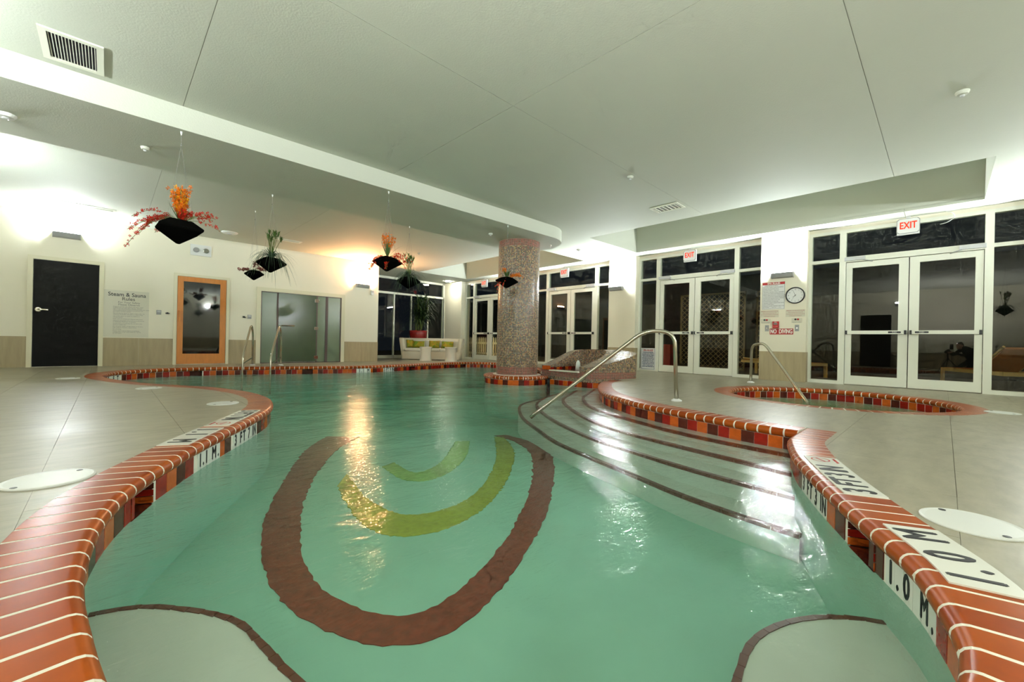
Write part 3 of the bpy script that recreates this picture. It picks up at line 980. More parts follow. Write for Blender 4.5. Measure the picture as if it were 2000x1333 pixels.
for q in SKIM:
    p, t, n = PA.at(q)
    Y = SN * p.x + CC * p.y
    lab = {0: 'tiled skimmer opening in the near left pool wall', 1: 'tiled skimmer opening in the near right pool wall'}.get(SKIM.index(q), 'small skimmer opening in the far pool wall, number %d from the left' % (SKIM.index(q) - 1))
    lab = {2: 'skimmer opening in far pool wall below the sauna door', 3: 'skimmer opening in far pool wall below the frosted glass doors', 4: 'skimmer opening in far pool wall in front of the white sofa', 5: 'skimmer opening in far pool wall beside the mosaic column'}.get(SKIM.index(q), lab)
    root = thing('skimmer', (p.x, p.y, -.18), lab, 'skimmer', 'skimmers in the pool wall')
    def W(l, d, z): 
        r = p + t * l + n * d
        return (r.x, r.y, z)
    hw = .115
    g = G()
    g.quad(W(-hw, .16, -.28), W(hw, .16, -.28), W(hw, .16, -.07), W(-hw, .16, -.07))
    g.obj('back', M_TDRK, root)
    for sgn in (-1, 1):
        for k_, (za, zb, mm) in enumerate(((-.075, -.105, M_TDRK), (-.108, -.14, M_TRED), (-.143, -.175, M_TORA))):
            g = G(); g.quad(W(sgn * hw, .02, za), W(sgn * hw, .16, za), W(sgn * hw, .16, zb), W(sgn * hw, .02, zb)); g.obj('side_tile', mm, root)
    G().quad(W(-hw, .02, -.179), W(hw, .02, -.179), W(hw, .16, -.179), W(-hw, .16, -.179)).obj('sill', M_TDRK, root)
    g = G(); g.quad(W(-hw, .02, -.0725), W(hw, .02, -.0725), W(hw, .16, -.0725), W(-hw, .16, -.0725)); g.obj('lintel', M_GROUT, root)

# flat plates on the coping (deck markers)
def deck_marker(s0, s1, txt, label, symbol):
    p, t, n = PA.at((s0 + s1) / 2)
    root = thing('deck_marker', (p.x, p.y, .0), label, 'depth marker', 'depth markers on the coping')
    sweep(G_ := G(), PA, s0, s1, [(.055, .0005), (.055, .006), (CW - .004, .006), (CW - .004, .0005)], 6)
    G_.obj('plate', M_TWHT, root)
    # the reader stands on the deck facing the water: his left is towards s1
    m_ = len(txt)
    a, b = (s0 + (.30 * (s1 - s0) if symbol else 0), s1)
    wts = [{' ': .45, '.': .5, 'I': .55, '1': .7, 'M': 1.25}.get(ch, 1.) for ch in txt]
    for i, ch in enumerate(txt):
        if ch == ' ': continue
        s = b - .02 - (b - a - .04) * (sum(wts[:i]) + wts[i] / 2) / sum(wts)
        q, tt, nn = PA.at(s)
        o = q + nn * (.055 + (CW - .059) / 2)
        text_mesh('character', ch, .175, M_TEXTB, root, (o.x, o.y, .0066), (-tt.x, -tt.y, 0), (-nn.x, -nn.y, 0), bold=.005, squeeze=.72)
    if symbol:
        q, tt, nn = PA.at(s0 + .12 * (s1 - s0))
        o = q + nn * .125
        g = G()
        ring = [[(o.x + r * math.cos(k * math.pi / 12), o.y + r * math.sin(k * math.pi / 12), .0066) for k in range(24)] for r in (.048, .040)]
        g.loft(ring, cap=False)
        d = Vector((.7, .7)); e = Vector((-.7, .7)) * .006
        g.quad(*[(o.x + v.x, o.y + v.y, .0067) for v in (d * .042 + e, -d * .042 + e, -d * .042 - e, d * .042 - e)])
        g.obj('no_diving_symbol', M_INKR, root)
        o2 = q + nn * .20
        text_mesh('caption', 'NO DIVING', .02, M_INKR, root, (o2.x, o2.y, .0066), (-tt.x, -tt.y, 0), (-nn.x, -nn.y, 0))
sa, sb = span(PA, .42, 3.19, .66, 3.62); deck_marker(sa, sb, '1.1 M', 'white 1.1 M plate on the left coping', False)
sa, sb = span(PA, .72, 3.72, 1.06, 4.33); deck_marker(sa, sb, '3 FT 7 IN', 'white 3 FT 7 IN plate with red no diving symbol on left coping', True)
sa, sb = span(PA, 3.12, .655, 2.46, .37); 
# on the right the reader's left is also towards s1
deck_marker(sa, sb, '3 FT 3 IN', 'white 3 FT 3 IN plate with red no diving symbol on right coping', True)
sa, sb = span(PA, 2.13, .205, 1.74, .04); deck_marker(sa, sb, '1.0 M', 'white 1.0 M plate on the right coping close to viewer', False)

# ------------------------------------------------------------------ spa basin
spa = thing('spa_basin', (SPA_C[0], SPA_C[1], -.7), 'round plaster basin of the small spa', 'spa', kind='structure')
G().lathe([(SPA_R + TILE_N, -.03), (SPA_R + TILE_N, -.42), (SPA_R - .35, -.44), (SPA_R - .37, -.7), (.02, -.72)], *SPA_C, seg=64, cap=False).obj('basin_shell', M_PLASTER, spa, smooth=False)
G().lathe([(SPA_R - .345, -.44), (SPA_R - .345, -.425), (SPA_R - .385, -.425), (SPA_R - .385, -.46)], *SPA_C, seg=64, cap=False).obj('seat_nosing', M_STEP, spa)
water_body('spa_water', [Vector((SPA_C[0] + (SPA_R + .04) * math.cos(k * math.pi / 36), SPA_C[1] + (SPA_R + .04) * math.sin(k * math.pi / 36))) for k in range(72)], M_WATER2, -.8, 'calm greenish water in the round spa')

# ------------------------------------------------------------------ mosaic column
def uv_cyl(o, cx, cy, r):
    me = o.data
    uvl = me.uv_layers.new(name='UVMap')
    for poly in me.polygons:
        ang = [math.atan2(me.vertices[v].co.y - cy, me.vertices[v].co.x - cx) for v in poly.vertices]
        a0 = ang[0]
        for li, v, a in zip(poly.loop_indices, poly.vertices, ang):
            while a - a0 > math.pi: a -= 2 * math.pi
            while a - a0 < -math.pi: a += 2 * math.pi
            uvl.data[li].uv = (a * r, me.vertices[v].co.z)
colm = thing('mosaic_column', (COLC[0], COLC[1], 0), 'thick round column clad in brown and gold mosaic with red bands', 'column')
o = G().lathe([(.44, -.02), (.44, ZB + .01)], *COLC, seg=96, cap=False).obj('shaft', M_MOS, colm, smooth=True)
uv_cyl(o, 0, 0, .44)
G().lathe([(.515, -.07), (.515, .004), (.445, .008), (.44, .002)], *COLC, seg=64, cap=False).obj('collar', M_GROUT, colm)

# ------------------------------------------------------------------ fountain
FO = [(6.62, 5.92), (7.15, 6.0), (7.50, 6.0), (7.70, 5.9), (7.80, 5.6), (7.82, 5.2), (7.80, 4.7), (7.72, 4.34), (7.35, 4.38), (6.98, 4.49), (6.75, 4.62), (6.64, 4.78)]
FI = [(6.62, 5.68), (7.12, 5.74), (7.40, 5.74), (7.54, 5.68), (7.60, 5.5), (7.61, 5.2), (7.59, 5.02), (7.50, 4.92), (7.28, 4.90), (6.98, 4.92), (6.76, 4.94), (6.64, 4.96)]
FZ = [.21, .34, .46, .53, .555, .56, .555, .50, .40, .31, .25, .225]
fo = catmull([(FO[i][0], FO[i][1], FZ[i]) for i in range(12)], 5); fi = catmull([(FI[i][0], FI[i][1], FZ[i]) for i in range(12)], 5)
fount = thing('fountain_basin', (7.2, 5.2, 0), 'mosaic clad fountain basin with curved rim spilling into the pool', 'fountain')
g = G()
uvs = {}
def strip(pa, pb, za, zb, u0=0.):
    """quads between two 3-D polylines, remembers UV in metres"""
    prev = None; u = u0
    for i in range(len(pa)):
        if i: u += (Vector(pa[i]) - Vector(pa[i - 1])).length
        a = g.bm.verts.new(pa[i]); b = g.bm.verts.new(pb[i])
        uvs[a] = (u, za(i)); uvs[b] = (u, zb(i))
        if prev: g.bm.faces.new((prev[0], a, b, prev[1]))
        prev = (a, b)
n_ = len(fo)
strip([(p.x, p.y, p.z) for p in fo], [(p.x, p.y, -.07) for p in fo], lambda i: fo[i].z, lambda i: -.07)
strip([(p.x, p.y, p.z) for p in fi], [(p.x, p.y, -.07) for p in fi], lambda i: fi[i].z, lambda i: -.07)
strip([(p.x, p.y, p.z) for p in fo], [(p.x, p.y, p.z) for p in fi], lambda i: 0, lambda i: (fo[i] - fi[i]).length)
for i in (0, n_ - 1):
    strip([(fo[i].x, fo[i].y, fo[i].z), (fi[i].x, fi[i].y, fi[i].z)], [(fo[i].x, fo[i].y, -.07), (fi[i].x, fi[i].y, -.07)], lambda k: fo[i].z, lambda k: -.07)
strip([(6.63, 5.70, .105), (6.63, 4.95, .105)], [(6.63, 5.70, -.07), (6.63, 4.95, -.07)], lambda k: .105, lambda k: -.07)
g.bm.verts.index_update()
ul = [uvs.get(v) for v in g.bm.verts]
me = bpy.data.meshes.new('rim'); 
g.bm.to_mesh(me); g.bm.free()
uvl = me.uv_layers.new(name='UVMap')
for lp in me.loops: uvl.data[lp.index].uv = ul[lp.vertex_index]
me.transform(Matrix.Translation(-Vector(BASE[fount.name])))
me.materials.append(M_MOSF)
rim = bpy.data.objects.new('rim', me); COL.objects.link(rim); rim.parent = fount
G().box(6.58, 4.955, .105, 6.74, 5.69, .128, .004).obj('spill_lip', M_RESIN, fount)
G().prism([(6.64, 5.7), (7.5, 5.7), (7.58, 5.2), (7.5, 4.93), (6.64, 4.97)], -.06, .06).obj('basin_floor', M_TORA, fount)
pf = Path([(p.x, p.y) for p in fi])
for i in range(int(pf.L / TW)):
    p, t, n = pf.at((i + .5) * TW)
    o = bpy.data.objects.new('tile', TM[(i * 2) % 3]); COL.objects.link(o); o.parent = fount
    o.location = Vector((p.x - n.x * -.0, p.y, .135)) - Vector(BASE[fount.name]); o.rotation_euler = (0, 0, math.atan2(t.y, t.x)); o.scale = (1, 1, .75)
for y in (5.735, 5.845):
    o = bpy.data.objects.new('tile', TM[1]); COL.objects.link(o); o.parent = fount
    o.location = Vector((6.615, y, .165)) - Vector(BASE[fount.name]); o.rotation_euler = (0, 0, math.pi / 2); o.scale = (.95, 1, .8)
ft = thing('fountain_tiles', (6.6, 5.2, -.12), 'red and orange tiles at the waterline of the fountain', 'tiles')
tiles(ft, PF, off=.012, start=1, rows=1)
fw = G().prism([(6.60, 5.68), (7.5, 5.70), (7.57, 5.2), (7.5, 4.95), (6.60, 4.97)], .12, .137).obj('fountain_water', M_WATER2)
tag(fw, 'shallow water lying in the mosaic fountain basin', 'water', kind='stuff')
M_SPRAY = mat('white_water', (214, 226, 216), .3, bump=(60, .5))
sp = G().lathe([(.055, .13), (.052, .19), (.046, .25), (.034, .30), (.018, .325), (.004, .332)], 7.05, 5.30, 14).obj('fountain_jet', M_SPRAY, smooth=True)
tag(sp, 'low white bubbling jet in the middle of the fountain', 'water jet')
M_FILM = glassy('water_film', (.97, .98, .97), 1.33, .1, 3.)
fl_ = G()
for k in range(9):
    b = 4.99 + k * .085 + RND.uniform(-.015, .015); w = RND.uniform(.012, .035)
    prev = None
    for z, a in ((.13, 6.575), (.11, 6.565), (.0, 6.545), (-.15, 6.53)):
        v1, v2 = fl_.bm.verts.new((a, b - w, z)), fl_.bm.verts.new((a, b + w, z))
        if prev: fl_.bm.faces.new((prev[0], v1, v2, prev[1]))
        prev = (v1, v2)
tag(fl_.obj('spilling_water', M_FILM), 'thin streams of water spilling over the fountain lip', 'water', kind='stuff')

# ------------------------------------------------------------------ glazed door units on the right wall
ORD = ['nearest', 'second', 'third', 'farthest']
def door_unit(i, bc):
    root = thing('door_%d' % (i + 1), (A0, bc, 0), ['white framed double glass doors nearest the viewer, round spa in front', 'white framed double glass doors between the clock pillar and the fountain', 'white framed double glass doors just right of the mosaic column', 'white framed double glass doors left of the mosaic column near the sofa'][i], 'glass doors', kind='structure')
    def B(y0, z0, y1, z1, d0=-.03, d1=.07):
        return (A0 + d0, bc + y0, z0, A0 + d1, bc + y1, z1)
    g = G()
    for s in (-1, 1):
        for y0, y1 in ((.885, .984), (1.42, 1.475)):
            a, b = sorted((s * y0, s * y1))
            g.box(*B(a, 0, b, 2.975))
        a, b = sorted((s * .984, s * 1.42))
        g.box(*B(a, 0, b, .067)); g.box(*B(a, 2.363, b, 2.425)); g.box(*B(a, 2.915, b, 2.975))
    g.box(*B(-.885, 2.345, .885, 2.445)); g.box(*B(-.885, 2.915, .885, 2.975))
    g.obj('frame', M_WHITE, root)
    for s in (-1, 1):
        a, b = sorted((s * .984, s * 1.42))
        G().box(*B(a, .067, b, 2.363, .015, .021)).obj('sidelight_pane', M_GLASS, root)
        G().box(*B(a, 2.425, b, 2.915, .015, .021)).obj('sidelight_pane', M_GLASS, root)
    G().box(*B(-.885, 2.445, .885, 2.915, .015, .021)).obj('transom_pane', M_GLASS, root)
    for s in (-1, 1):
        g = G()
        def L(y0, z0, y1, z1, d0=-.015, d1=.035):
            a, b = sorted((s * y0, s * y1))
            return (A0 + d0, bc + a, z0, A0 + d1, bc + b, z1)
        g.box(*L(.006, .012, .134, 2.335)); g.box(*L(.788, .012, .878, 2.335)); g.box(*L(.134, .012, .788, .178)); g.box(*L(.134, 2.23, .788, 2.335))
        leaf = sub(root, g.obj('door_leaf', M_WHITE, root))
        G().box(*L(.134, .178, .788, 2.23, .008, .014)).obj('glass_pane', M_GLASS, leaf)
        G().box(*L(.03, .965, .868, 1.03, -.075, -.045)).obj('push_bar', M_WHITE, leaf)
        G().box(*L(.02, .962, .05, 1.033, -.08, -.016)).obj('bar_end_cap', M_BLACKP, leaf)
        G().box(*L(.84, .962, .872, 1.033, -.08, -.016)).obj('bar_end_cap', M_BLACKP, leaf)
        G().box(*L(.09, .983, .26, 1.013, -.0765, -.0745)).obj('push_plate', M_BLACKP, leaf)
        text_mesh('push_lettering', 'PUSH', .026, M_LWHITE, leaf, (A0 - .0775, bc + s * .175, .998), (0, -1, 0), (0, 0, 1))
        G().box(*L(.60, 2.365, .90, 2.432, -.085, -.03)).obj('door_closer', M_LGREY, leaf)
        G().tube([(A0 - .08, bc + s * .63, 2.36), (A0 - .11, bc + s * .56, 2.335), (A0 - .02, bc + s * .50, 2.325)], .008, 6).obj('closer_arm', M_GREY, leaf)
    return root
for i, bc in enumerate(PAIRS): door_unit(i, bc)

# alcove windows behind the sofa
win = thing('window_1', (8, BA, 0), 'tall dark window wall with white mullions behind the white sofa', 'window', kind='structure')
g = G()
xs = [AE + .02, 7.71, 8.44, 9.19, 9.93]
g.box(AE, BA - .03, 2.40, 9.95, BA + .06, 2.475); g.box(AE, BA - .03, 2.96, 9.95, BA + .06, ZC); g.box(AE, BA - .03, 0, 9.95, BA + .06, .11)
for x in xs: g.box(x - .022, BA - .03, 0, x + .022, BA + .06, 2.42)
for x in (xs[0], 9.93): g.box(x - .03, BA - .03, 0, x + .05, BA + .06, ZC)
g.obj('frame', M_WHITE, win)
for k in range(4): G().box(xs[k] + .02, BA, .11, xs[k + 1] - .02, BA + .006, 2.40).obj('glass_pane', M_GLASS, win)
G().box(xs[0], BA, 2.475, 9.93, BA + .006, 2.96).obj('glass_pane', M_GLASS, win)

# ------------------------------------------------------------------ doors in the left wall
def casing(root, x0, x1, zt, w, m, d=.03):
    g = G(); g.box(x0 - w, B0 - d, 0, x0, B0, zt + w); g.box(x1, B0 - d, 0, x1 + w, B0, zt + w); g.box(x0, B0 - d, zt, x1, B0, zt + w)
    return g.obj('door_frame', m, root)
d5 = thing('door_5', (-.6, B0, 0), 'plain black door with lever handle in a cream frame', 'door', kind='structure')
casing(d5, -1.06, -.145, 2.11, .07, M_TRIM, .035)
lf = sub(d5, G().box(-1.055, B0 - .012, .012, -.15, B0, 2.105).obj('door_leaf', M_BLACK, d5))
hd = G()
ring = lambda y, r: [(-.985 + r * math.cos(k * math.pi / 10), y, 1.13 + r * math.sin(k * math.pi / 10)) for k in range(20)]
hd.loft([ring(B0 - .012, .046), ring(B0 - .026, .046), ring(B0 - .032, .036)])
hd.obj('handle_rose', M_STEEL, lf)
G().tube([(-.985, B0 - .03, 1.13), (-.985, B0 - .07, 1.13), (-.96, B0 - .08, 1.13), (-.85, B0 - .075, 1.127)], .014, 8).obj('lever', M_STEEL, lf)
d6 = thing('door_6', (1.6, B0, 0), 'honey coloured wooden sauna door with large dark glass panel', 'door', kind='structure')
casing(d6, 1.13, 2.08, 2.06, .06, M_TRIM, .035)
g = G(); g.box(1.137, B0 - .03, .02, 1.245, B0, 2.052); g.box(1.953, B0 - .03, .02, 2.073, B0, 2.052); g.box(1.245, B0 - .03, .02, 1.953, B0, .257); g.box(1.245, B0 - .03, 1.94, 1.953, B0, 2.052)
lf = sub(d6, g.obj('door_leaf', M_WOOD, d6))
G().box(1.245, B0 - .012, .257, 1.953, B0 - .004, 1.94).obj('glass_pane', M_DGLASS, lf)
G().box(1.165, B0 - .07, 1.0, 1.20, B0 - .03, 1.25, .006).obj('pull_handle', M_WOOD, lf)
d7 = thing('door_7', (3.9, B0, 0), 'wide frosted green glass steam room front in a dark frame', 'door', kind='structure')
casing(d7, 2.83, 4.90, 1.875, .10, M_TRIM, .03)
g = G(); g.box(2.83, B0 - .02, 0, 2.85, B0, 1.875); g.box(4.87, B0 - .02, 0, 4.90, B0, 1.875); g.box(2.85, B0 - .02, 1.855, 4.87, B0, 1.875); g.box(2.85, B0 - .02, 0, 4.87, B0, .02); g.box(3.20, B0 - .022, .02, 3.235, B0, 1.855); g.box(4.45, B0 - .022, .02, 4.52, B0, 1.855)
g.obj('door_frame', M_BRONZE, d7)
G().box(2.85, B0 - .01, .02, 3.20, B0 - .003, 1.855).obj('glass_panel', M_FROST, d7)
lf = sub(d7, G().box(3.24, B0 - .024, .03, 4.20, B0 - .012, 1.86).obj('glass_door', mat('steam_door_glass', (66, 84, 60), .16, var=(1.2, .2), spec=.7), d7))
G().box(4.235, B0 - .01, .02, 4.45, B0 - .003, 1.855).obj('glass_panel', M_FROST, d7)
G().box(4.52, B0 - .01, .02, 4.87, B0 - .003, 1.855).obj('glass_panel', M_FROST, d7)
G().box(4.20, B0 - .016, .02, 4.235, B0 - .003, 1.855).obj('hinge_post', M_BRONZE, d7)
for z in (.14, .95, 1.72): G().box(4.15, B0 - .04, z - .04, 4.26, B0 - .02, z + .05, .004).obj('hinge', M_CHROME, lf)
G().tube([(3.30, B0 - .075, 1.0), (3.62, B0 - .075, 1.0)], .014, 8).obj('towel_bar', M_STEEL, lf)

# ------------------------------------------------------------------ wall sconces
def sconce(loc, rz, label, m):
    root = thing('wall_sconce', (0, 0, 0), label, 'wall lamp', 'uplight wall sconces')
    # wall plane is local x = 0, the lamp projects along +x
    prof = [(0., .055), (.0, -.06), (.05, -.06), (.085, -.045), (.13, .045), (.122, .045), (.08, -.03), (.012, -.03), (.012, .055)]
    g = G(); g.loft([[(x, y, z) for x, z in prof] for y in (-.19, -.1, 0, .1, .19)]); g.obj('housing', M_GREY, root)
    for s in (-1, 1):
        g = G(); pr = [(0, .06), (0, -.065), (.055, -.065), (.09, -.05), (.135, .048)]
        g.loft([[(x, y, z) for x, z in pr] for y in (s * .19, s * .197)]); g.obj('end_cap', M_LGREY, root)
    g = G(); g.loft([[(x, y, z) for x, z in ((.014, .046), (.122, .042), (.115, .060), (.085, .088), (.05, .098), (.018, .09))] for y in (-.182, .182)]); g.obj('lamp_lens', m, root)
    BASE.pop(root.name)
    root.location = loc; root.rotation_euler = (0, 0, rz)
    return root
H2 = math.pi / 2
sconce((-.62, B0, 2.64), -H2, 'grey uplight sconce above the black door', M_LAMPC)
sconce((5.52, B0, 2.30), -H2, 'warm pinkish uplight sconce at the end of the cream wall', M_LAMPW)
sconce((AP, 2.34, 2.18), math.pi, 'grey uplight sconce above the clock pillar signs', M_LAMPC)
sconce((AP, 6.25, 2.21), math.pi, 'uplight sconce on the pillar behind the fountain', M_LAMPC)
sconce((AP, 9.87, 2.20), math.pi, 'uplight sconce on the pillar behind the mosaic column', M_LAMPC)
sconce((AP, -1.44, 2.18), math.pi, 'uplight sconce on the pillar outside the right edge of view', M_LAMPC)
for k, b in enumerate((-2.2, 1.2, 4.6, 8.2)):
    sconce((AW, b, 2.5), 0, 'uplight sconce on the side wall behind the viewer, %s along it' % ('first', 'second', 'third', 'fourth')[k], M_LAMPC)
for k, a in enumerate((.5, 4.2, 7.9)):  # extra lamps added out of view to raise the room's ambient light
    sconce((a, BW, 2.3), H2, 'added uplight sconce on the unseen back wall behind the viewer, %s along it' % ('first', 'second', 'third')[k], M_LAMPC)

# ------------------------------------------------------------------ exit signs
def exit_sign(b, label):
    root = thing('exit_sign', (A0 - .1, b, 2.72), label, 'exit sign', 'lit exit signs over the doors')
    c_ = .03
    def face(x): return [(x, b + y, z) for y, z in ((-.15 + c_, 2.735), (.15 - c_, 2.735), (.15, 2.735 + c_), (.15, 2.995 - c_), (.15 - c_, 2.995), (-.15 + c_, 2.995), (-.15, 2.995 - c_), (-.15, 2.735 + c_))]
    G().loft([face(A0 - .15), face(A0 - .13)]).obj('edge_frame', M_GREY, root)
    def face2(x): return [(x, b + (p[1] - b) * .93, 2.865 + (p[2] - 2.865) * .93) for p in face(x)]
    G().loft([face2(A0 - .152), face2(A0 - .15)]).obj('sign_face', M_SIGN, root)
    G().box(A0 - .13, b - .145, 2.72, A0 - .075, b + .145, 2.99).obj('housing', M_SIGN, root)
    G().box(A0 - .12, b - .03, 2.99, A0 - .08, b + .03, ZC).obj('ceiling_mount', M_SIGN, root)
    text_mesh('lettering', 'EXIT', .17, M_EXIT, root, (A0 - .1535, b, 2.868), (0, -1, 0), (0, 0, 1), bold=.003, width=.215)
for i, bc in enumerate(PAIRS):
    exit_sign(bc + .0 + (.02, .09, .18, .22)[i], ['lit red EXIT sign above the nearest glass doors by the spa', 'lit red EXIT sign above the doors left of the clock pillar', 'lit red EXIT sign above the doors right of the mosaic column', 'lit red EXIT sign above the doors by the white sofa'][i])

# ------------------------------------------------------------------ clock, signs and buttons on the clock pillar
def wall_text(root, txt, size, b, z, m, align='CENTER', a=AP - .012, width=None, bold=0.):
    return text_mesh('lettering', txt, size, m, root, (a, b, z), (0, -1, 0), (0, 0, 1), align=align, width=width, bold=bold)
ck = thing('wall_clock', (AP, 2.115, 1.58), 'round black rimmed wall clock with white dial', 'clock')
def disc(x, r, n=40): return [(x, 2.115 + r * math.cos(2 * math.pi * k / n), 1.747 + r * math.sin(2 * math.pi * k / n)) for k in range(n)]
G().loft([disc(AP, .168), disc(AP - .028, .168), disc(AP - .036, .158), disc(AP - .028, .148), disc(AP - .012, .146)], cap=False).obj('rim', M_BLACKP, ck)
G().loft([disc(AP - .0, .15), disc(AP - .012, .15)]).obj('dial', M_SIGN, ck)
for k in range(12):
    a_ = math.radians(90 - 30 * (k + 1))
    wall_text(ck, str(k + 1), .032, 2.115 - .118 * math.cos(a_), 1.747 + .118 * math.sin(a_), M_INK, a=AP - .0135)
def hand(ang, ln, w, nm):
    a_ = math.radians(90 - ang); d = Vector((-math.cos(a_), math.sin(a_))); e = Vector((-d.y, d.x)) * w
    c = Vector((2.115, 1.747)); q = [c - d * .02 + e, c + d * ln + e * .5, c + d * ln - e * .5, c - d * .02 - e]
    G().quad(*[(AP - .0145, v.x, v.y) for v in q]).obj(nm, M_INK, ck)
hand(340, .115, .003, 'minute_hand'); hand(213, .10, .0022, 'second_hand'); hand(232, .06, .004, 'hour_hand')

def board(name, b0, b1, z0, z1, m, label, cat='sign', a=AP, th=.006, group=None):
    root = thing(name, (a, (b0 + b1) / 2, z0), label, cat, group)
    G().box(a - th, b0, z0, a, b1, z1).obj('panel', m, root)
    return root
sg = board('spa_rules_sign', 2.297, 2.71, 1.48, 2.05, M_SIGN, 'white SPA RULES sign with red header left of the clock')
G().box(AP - .0075, 2.299, 1.995, AP - .006, 2.708, 2.048).obj('header', M_INKR, sg)
wall_text(sg, 'SPA RULES', .05, 2.50, 2.02, M_LWHITE, a=AP - .0085, bold=.0015)
for k, ln in enumerate(['SHOWER BEFORE ENTERING', 'NO FOOD, DRINK, GLASS OR ANIMALS', 'IN POOL OR ON POOL DECK', 'BATHING LOAD:  5   PERSONS', 'PREGNANT WOMEN, SMALL CHILDREN,', 'PEOPLE WITH HEALTH PROBLEMS AND', 'PEOPLE USING ALCOHOL, NARCOTICS OR', 'OTHER DRUGS THAT CAUSE DROWSINESS', 'SHOULD NOT USE SPA POOLS WITHOUT', 'FIRST CONSULTING A DOCTOR', 'MAXIMUM USE IS 15 MINUTES', 'CHILDREN UNDER TWELVE MUST HAVE', 'ADULT SUPERVISION', 'MAXIMUM WATER TEMPERATURE IS 104 F', 'SPA HOURS ____ A.M. TO ____ P.M.']):
    wall_text(sg, ln, .021, 2.69, 1.972 - k * .0325, M_INK, 'LEFT', a=AP - .0075)
g = G()
for b0, z0, b1, z1 in ((2.302, 1.486, 2.705, 1.489), (2.302, 1.486, 2.305, 1.995), (2.702, 1.486, 2.705, 1.995)): g.box(AP - .0072, b0, z0, AP - .006, b1, z1)
g.obj('border', M_INK, sg)
for k, (b0, b1, where) in enumerate(((2.40, 2.735, 'left'), (1.94, 2.275, 'right'))):
    nt_ = board('emergency_notice', b0, b1, 1.315, 1.46, mat('notice_%d' % k, (214, 212, 190), .5), 'small %s emergency shut off notice in red print below the %s' % (where, ('spa rules sign', 'clock')[k]), group='emergency notices')
    c_ = (b0 + b1) / 2
    wall_text(nt_, 'EMERGENCY CUT OFF SWITCH FOR SPA', .024, c_, 1.44, M_INKR, a=AP - .0075, width=.31)
    for j, ln in enumerate(('When Activated Spa Pump Off', 'For Use By Spa Maintenance Personnel', 'and Emergency Personnel')):
        wall_text(nt_, ln, .02, c_, 1.405 - j * .035, M_INKR, a=AP - .0075)
    bb = b1 - .1 if k == 0 else b0 + .14
    bt = board('shutoff_label', bb - .09, bb + .09, 1.19, 1.285, mat('label_%d' % k, (212, 210, 188), .5), 'black and red push button pair under the %s notice' % where, 'switch', group='push button pairs')
    for q, (off, mm) in enumerate(((.022, M_INK), (-.022, M_INKR))):
        def dk(x, r): return [(x, bb + off + r * math.cos(t * math.pi / 8), 1.26 + r * math.sin(t * math.pi / 8)) for t in range(16)]
        G().loft([dk(AP - .006, .018), dk(AP - .02, .018), dk(AP - .024, .012)]).obj('button', mm, bt)
    wall_text(bt, 'PUSH OUT TO RESET', .016, bb, 1.20, M_INKG, a=AP - .0075)
    b_ = (2.575, 2.645) if k == 0 else (2.04, 2.11)
    kp = board('key_switch', b_[0], b_[1], 1.02, 1.15, M_GREY, 'grey key switch plate %s of the NO DIVING sign' % ('left', 'right')[k], 'switch', group='key switch plates')
    cb = sum(b_) / 2
    def dk2(x, r): return [(x, cb + r * math.cos(t * math.pi / 8), 1.085 + r * math.sin(t * math.pi / 8)) for t in range(16)]
    G().loft([dk2(AP - .006, .017), dk2(AP - .016, .017)]).obj('lock', M_CHROME, kp)
nd = board('no_diving_sign', 2.137, 2.556, .955, 1.075, M_INKR, 'red NO DIVING sign with white letters on the clock pillar')
wall_text(nd, 'NO  DIVING', .125, 2.347, 1.014, M_LWHITE, a=AP - .0075, bold=.003, width=.385)
fa = board('fire_alarm', 2.39, 2.50, 1.085, 1.225, M_INKR, 'red fire alarm pull station above the NO DIVING sign', 'fire alarm', th=.045)
G().box(AP - .05, 2.41, 1.155, AP - .045, 2.48, 1.19).obj('pull_bar', M_INKG, fa)
wall_text(fa, 'FIRE', .028, 2.445, 1.207, M_LWHITE, a=AP - .0465)
wall_text(fa, 'PULL DOWN', .014, 2.445, 1.12, M_LWHITE, a=AP - .0465)
# floor-standing rules sheet
ss = board('standing_rules_sign', 5.175, 5.585, .03, .60, M_SIGN, 'small SPA RULES board standing on the floor against the glass', a=A0 - .035)
wall_text(ss, 'SPA RULES', .06, 5.38, .54, M_INKR, a=A0 - .0425, bold=.002)
g = G()
for b0, z0, b1, z1 in ((5.20, .055, 5.56, .062), (5.20, .575, 5.56, .582), (5.20, .055, 5.207, .582), (5.553, .055, 5.56, .582)): g.box(A0 - .0425, b0, z0, A0 - .041, b1, z1)
g.obj('border', M_INKB, ss)
for k, ln in enumerate(['NO FOOD, DRINK, GLASS OR ANIMALS IN POOL', 'BATHING LOAD 5 PERSONS', 'PREGNANT WOMEN, SMALL CHILDREN,', 'PEOPLE WITH HEALTH PROBLEMS AND', 'PEOPLE USING ALCOHOL, NARCOTICS', 'OR OTHER DRUGS THAT CAUSE', 'DROWSINESS SHOULD NOT USE SPA', 'MAXIMUM USE IS 15 MINUTES', 'CHILDREN UNDER TWELVE MUST HAVE', 'ADULT SUPERVISION', 'MAXIMUM WATER TEMPERATURE IS 104']):
    text_mesh('lettering', ln, .03, M_INKB, ss, (A0 - .0425, 5.38, .49 - k * .037), (0, -1, 0), (0, 0, 1), width=.32 if k % 3 else .30, bold=.002)

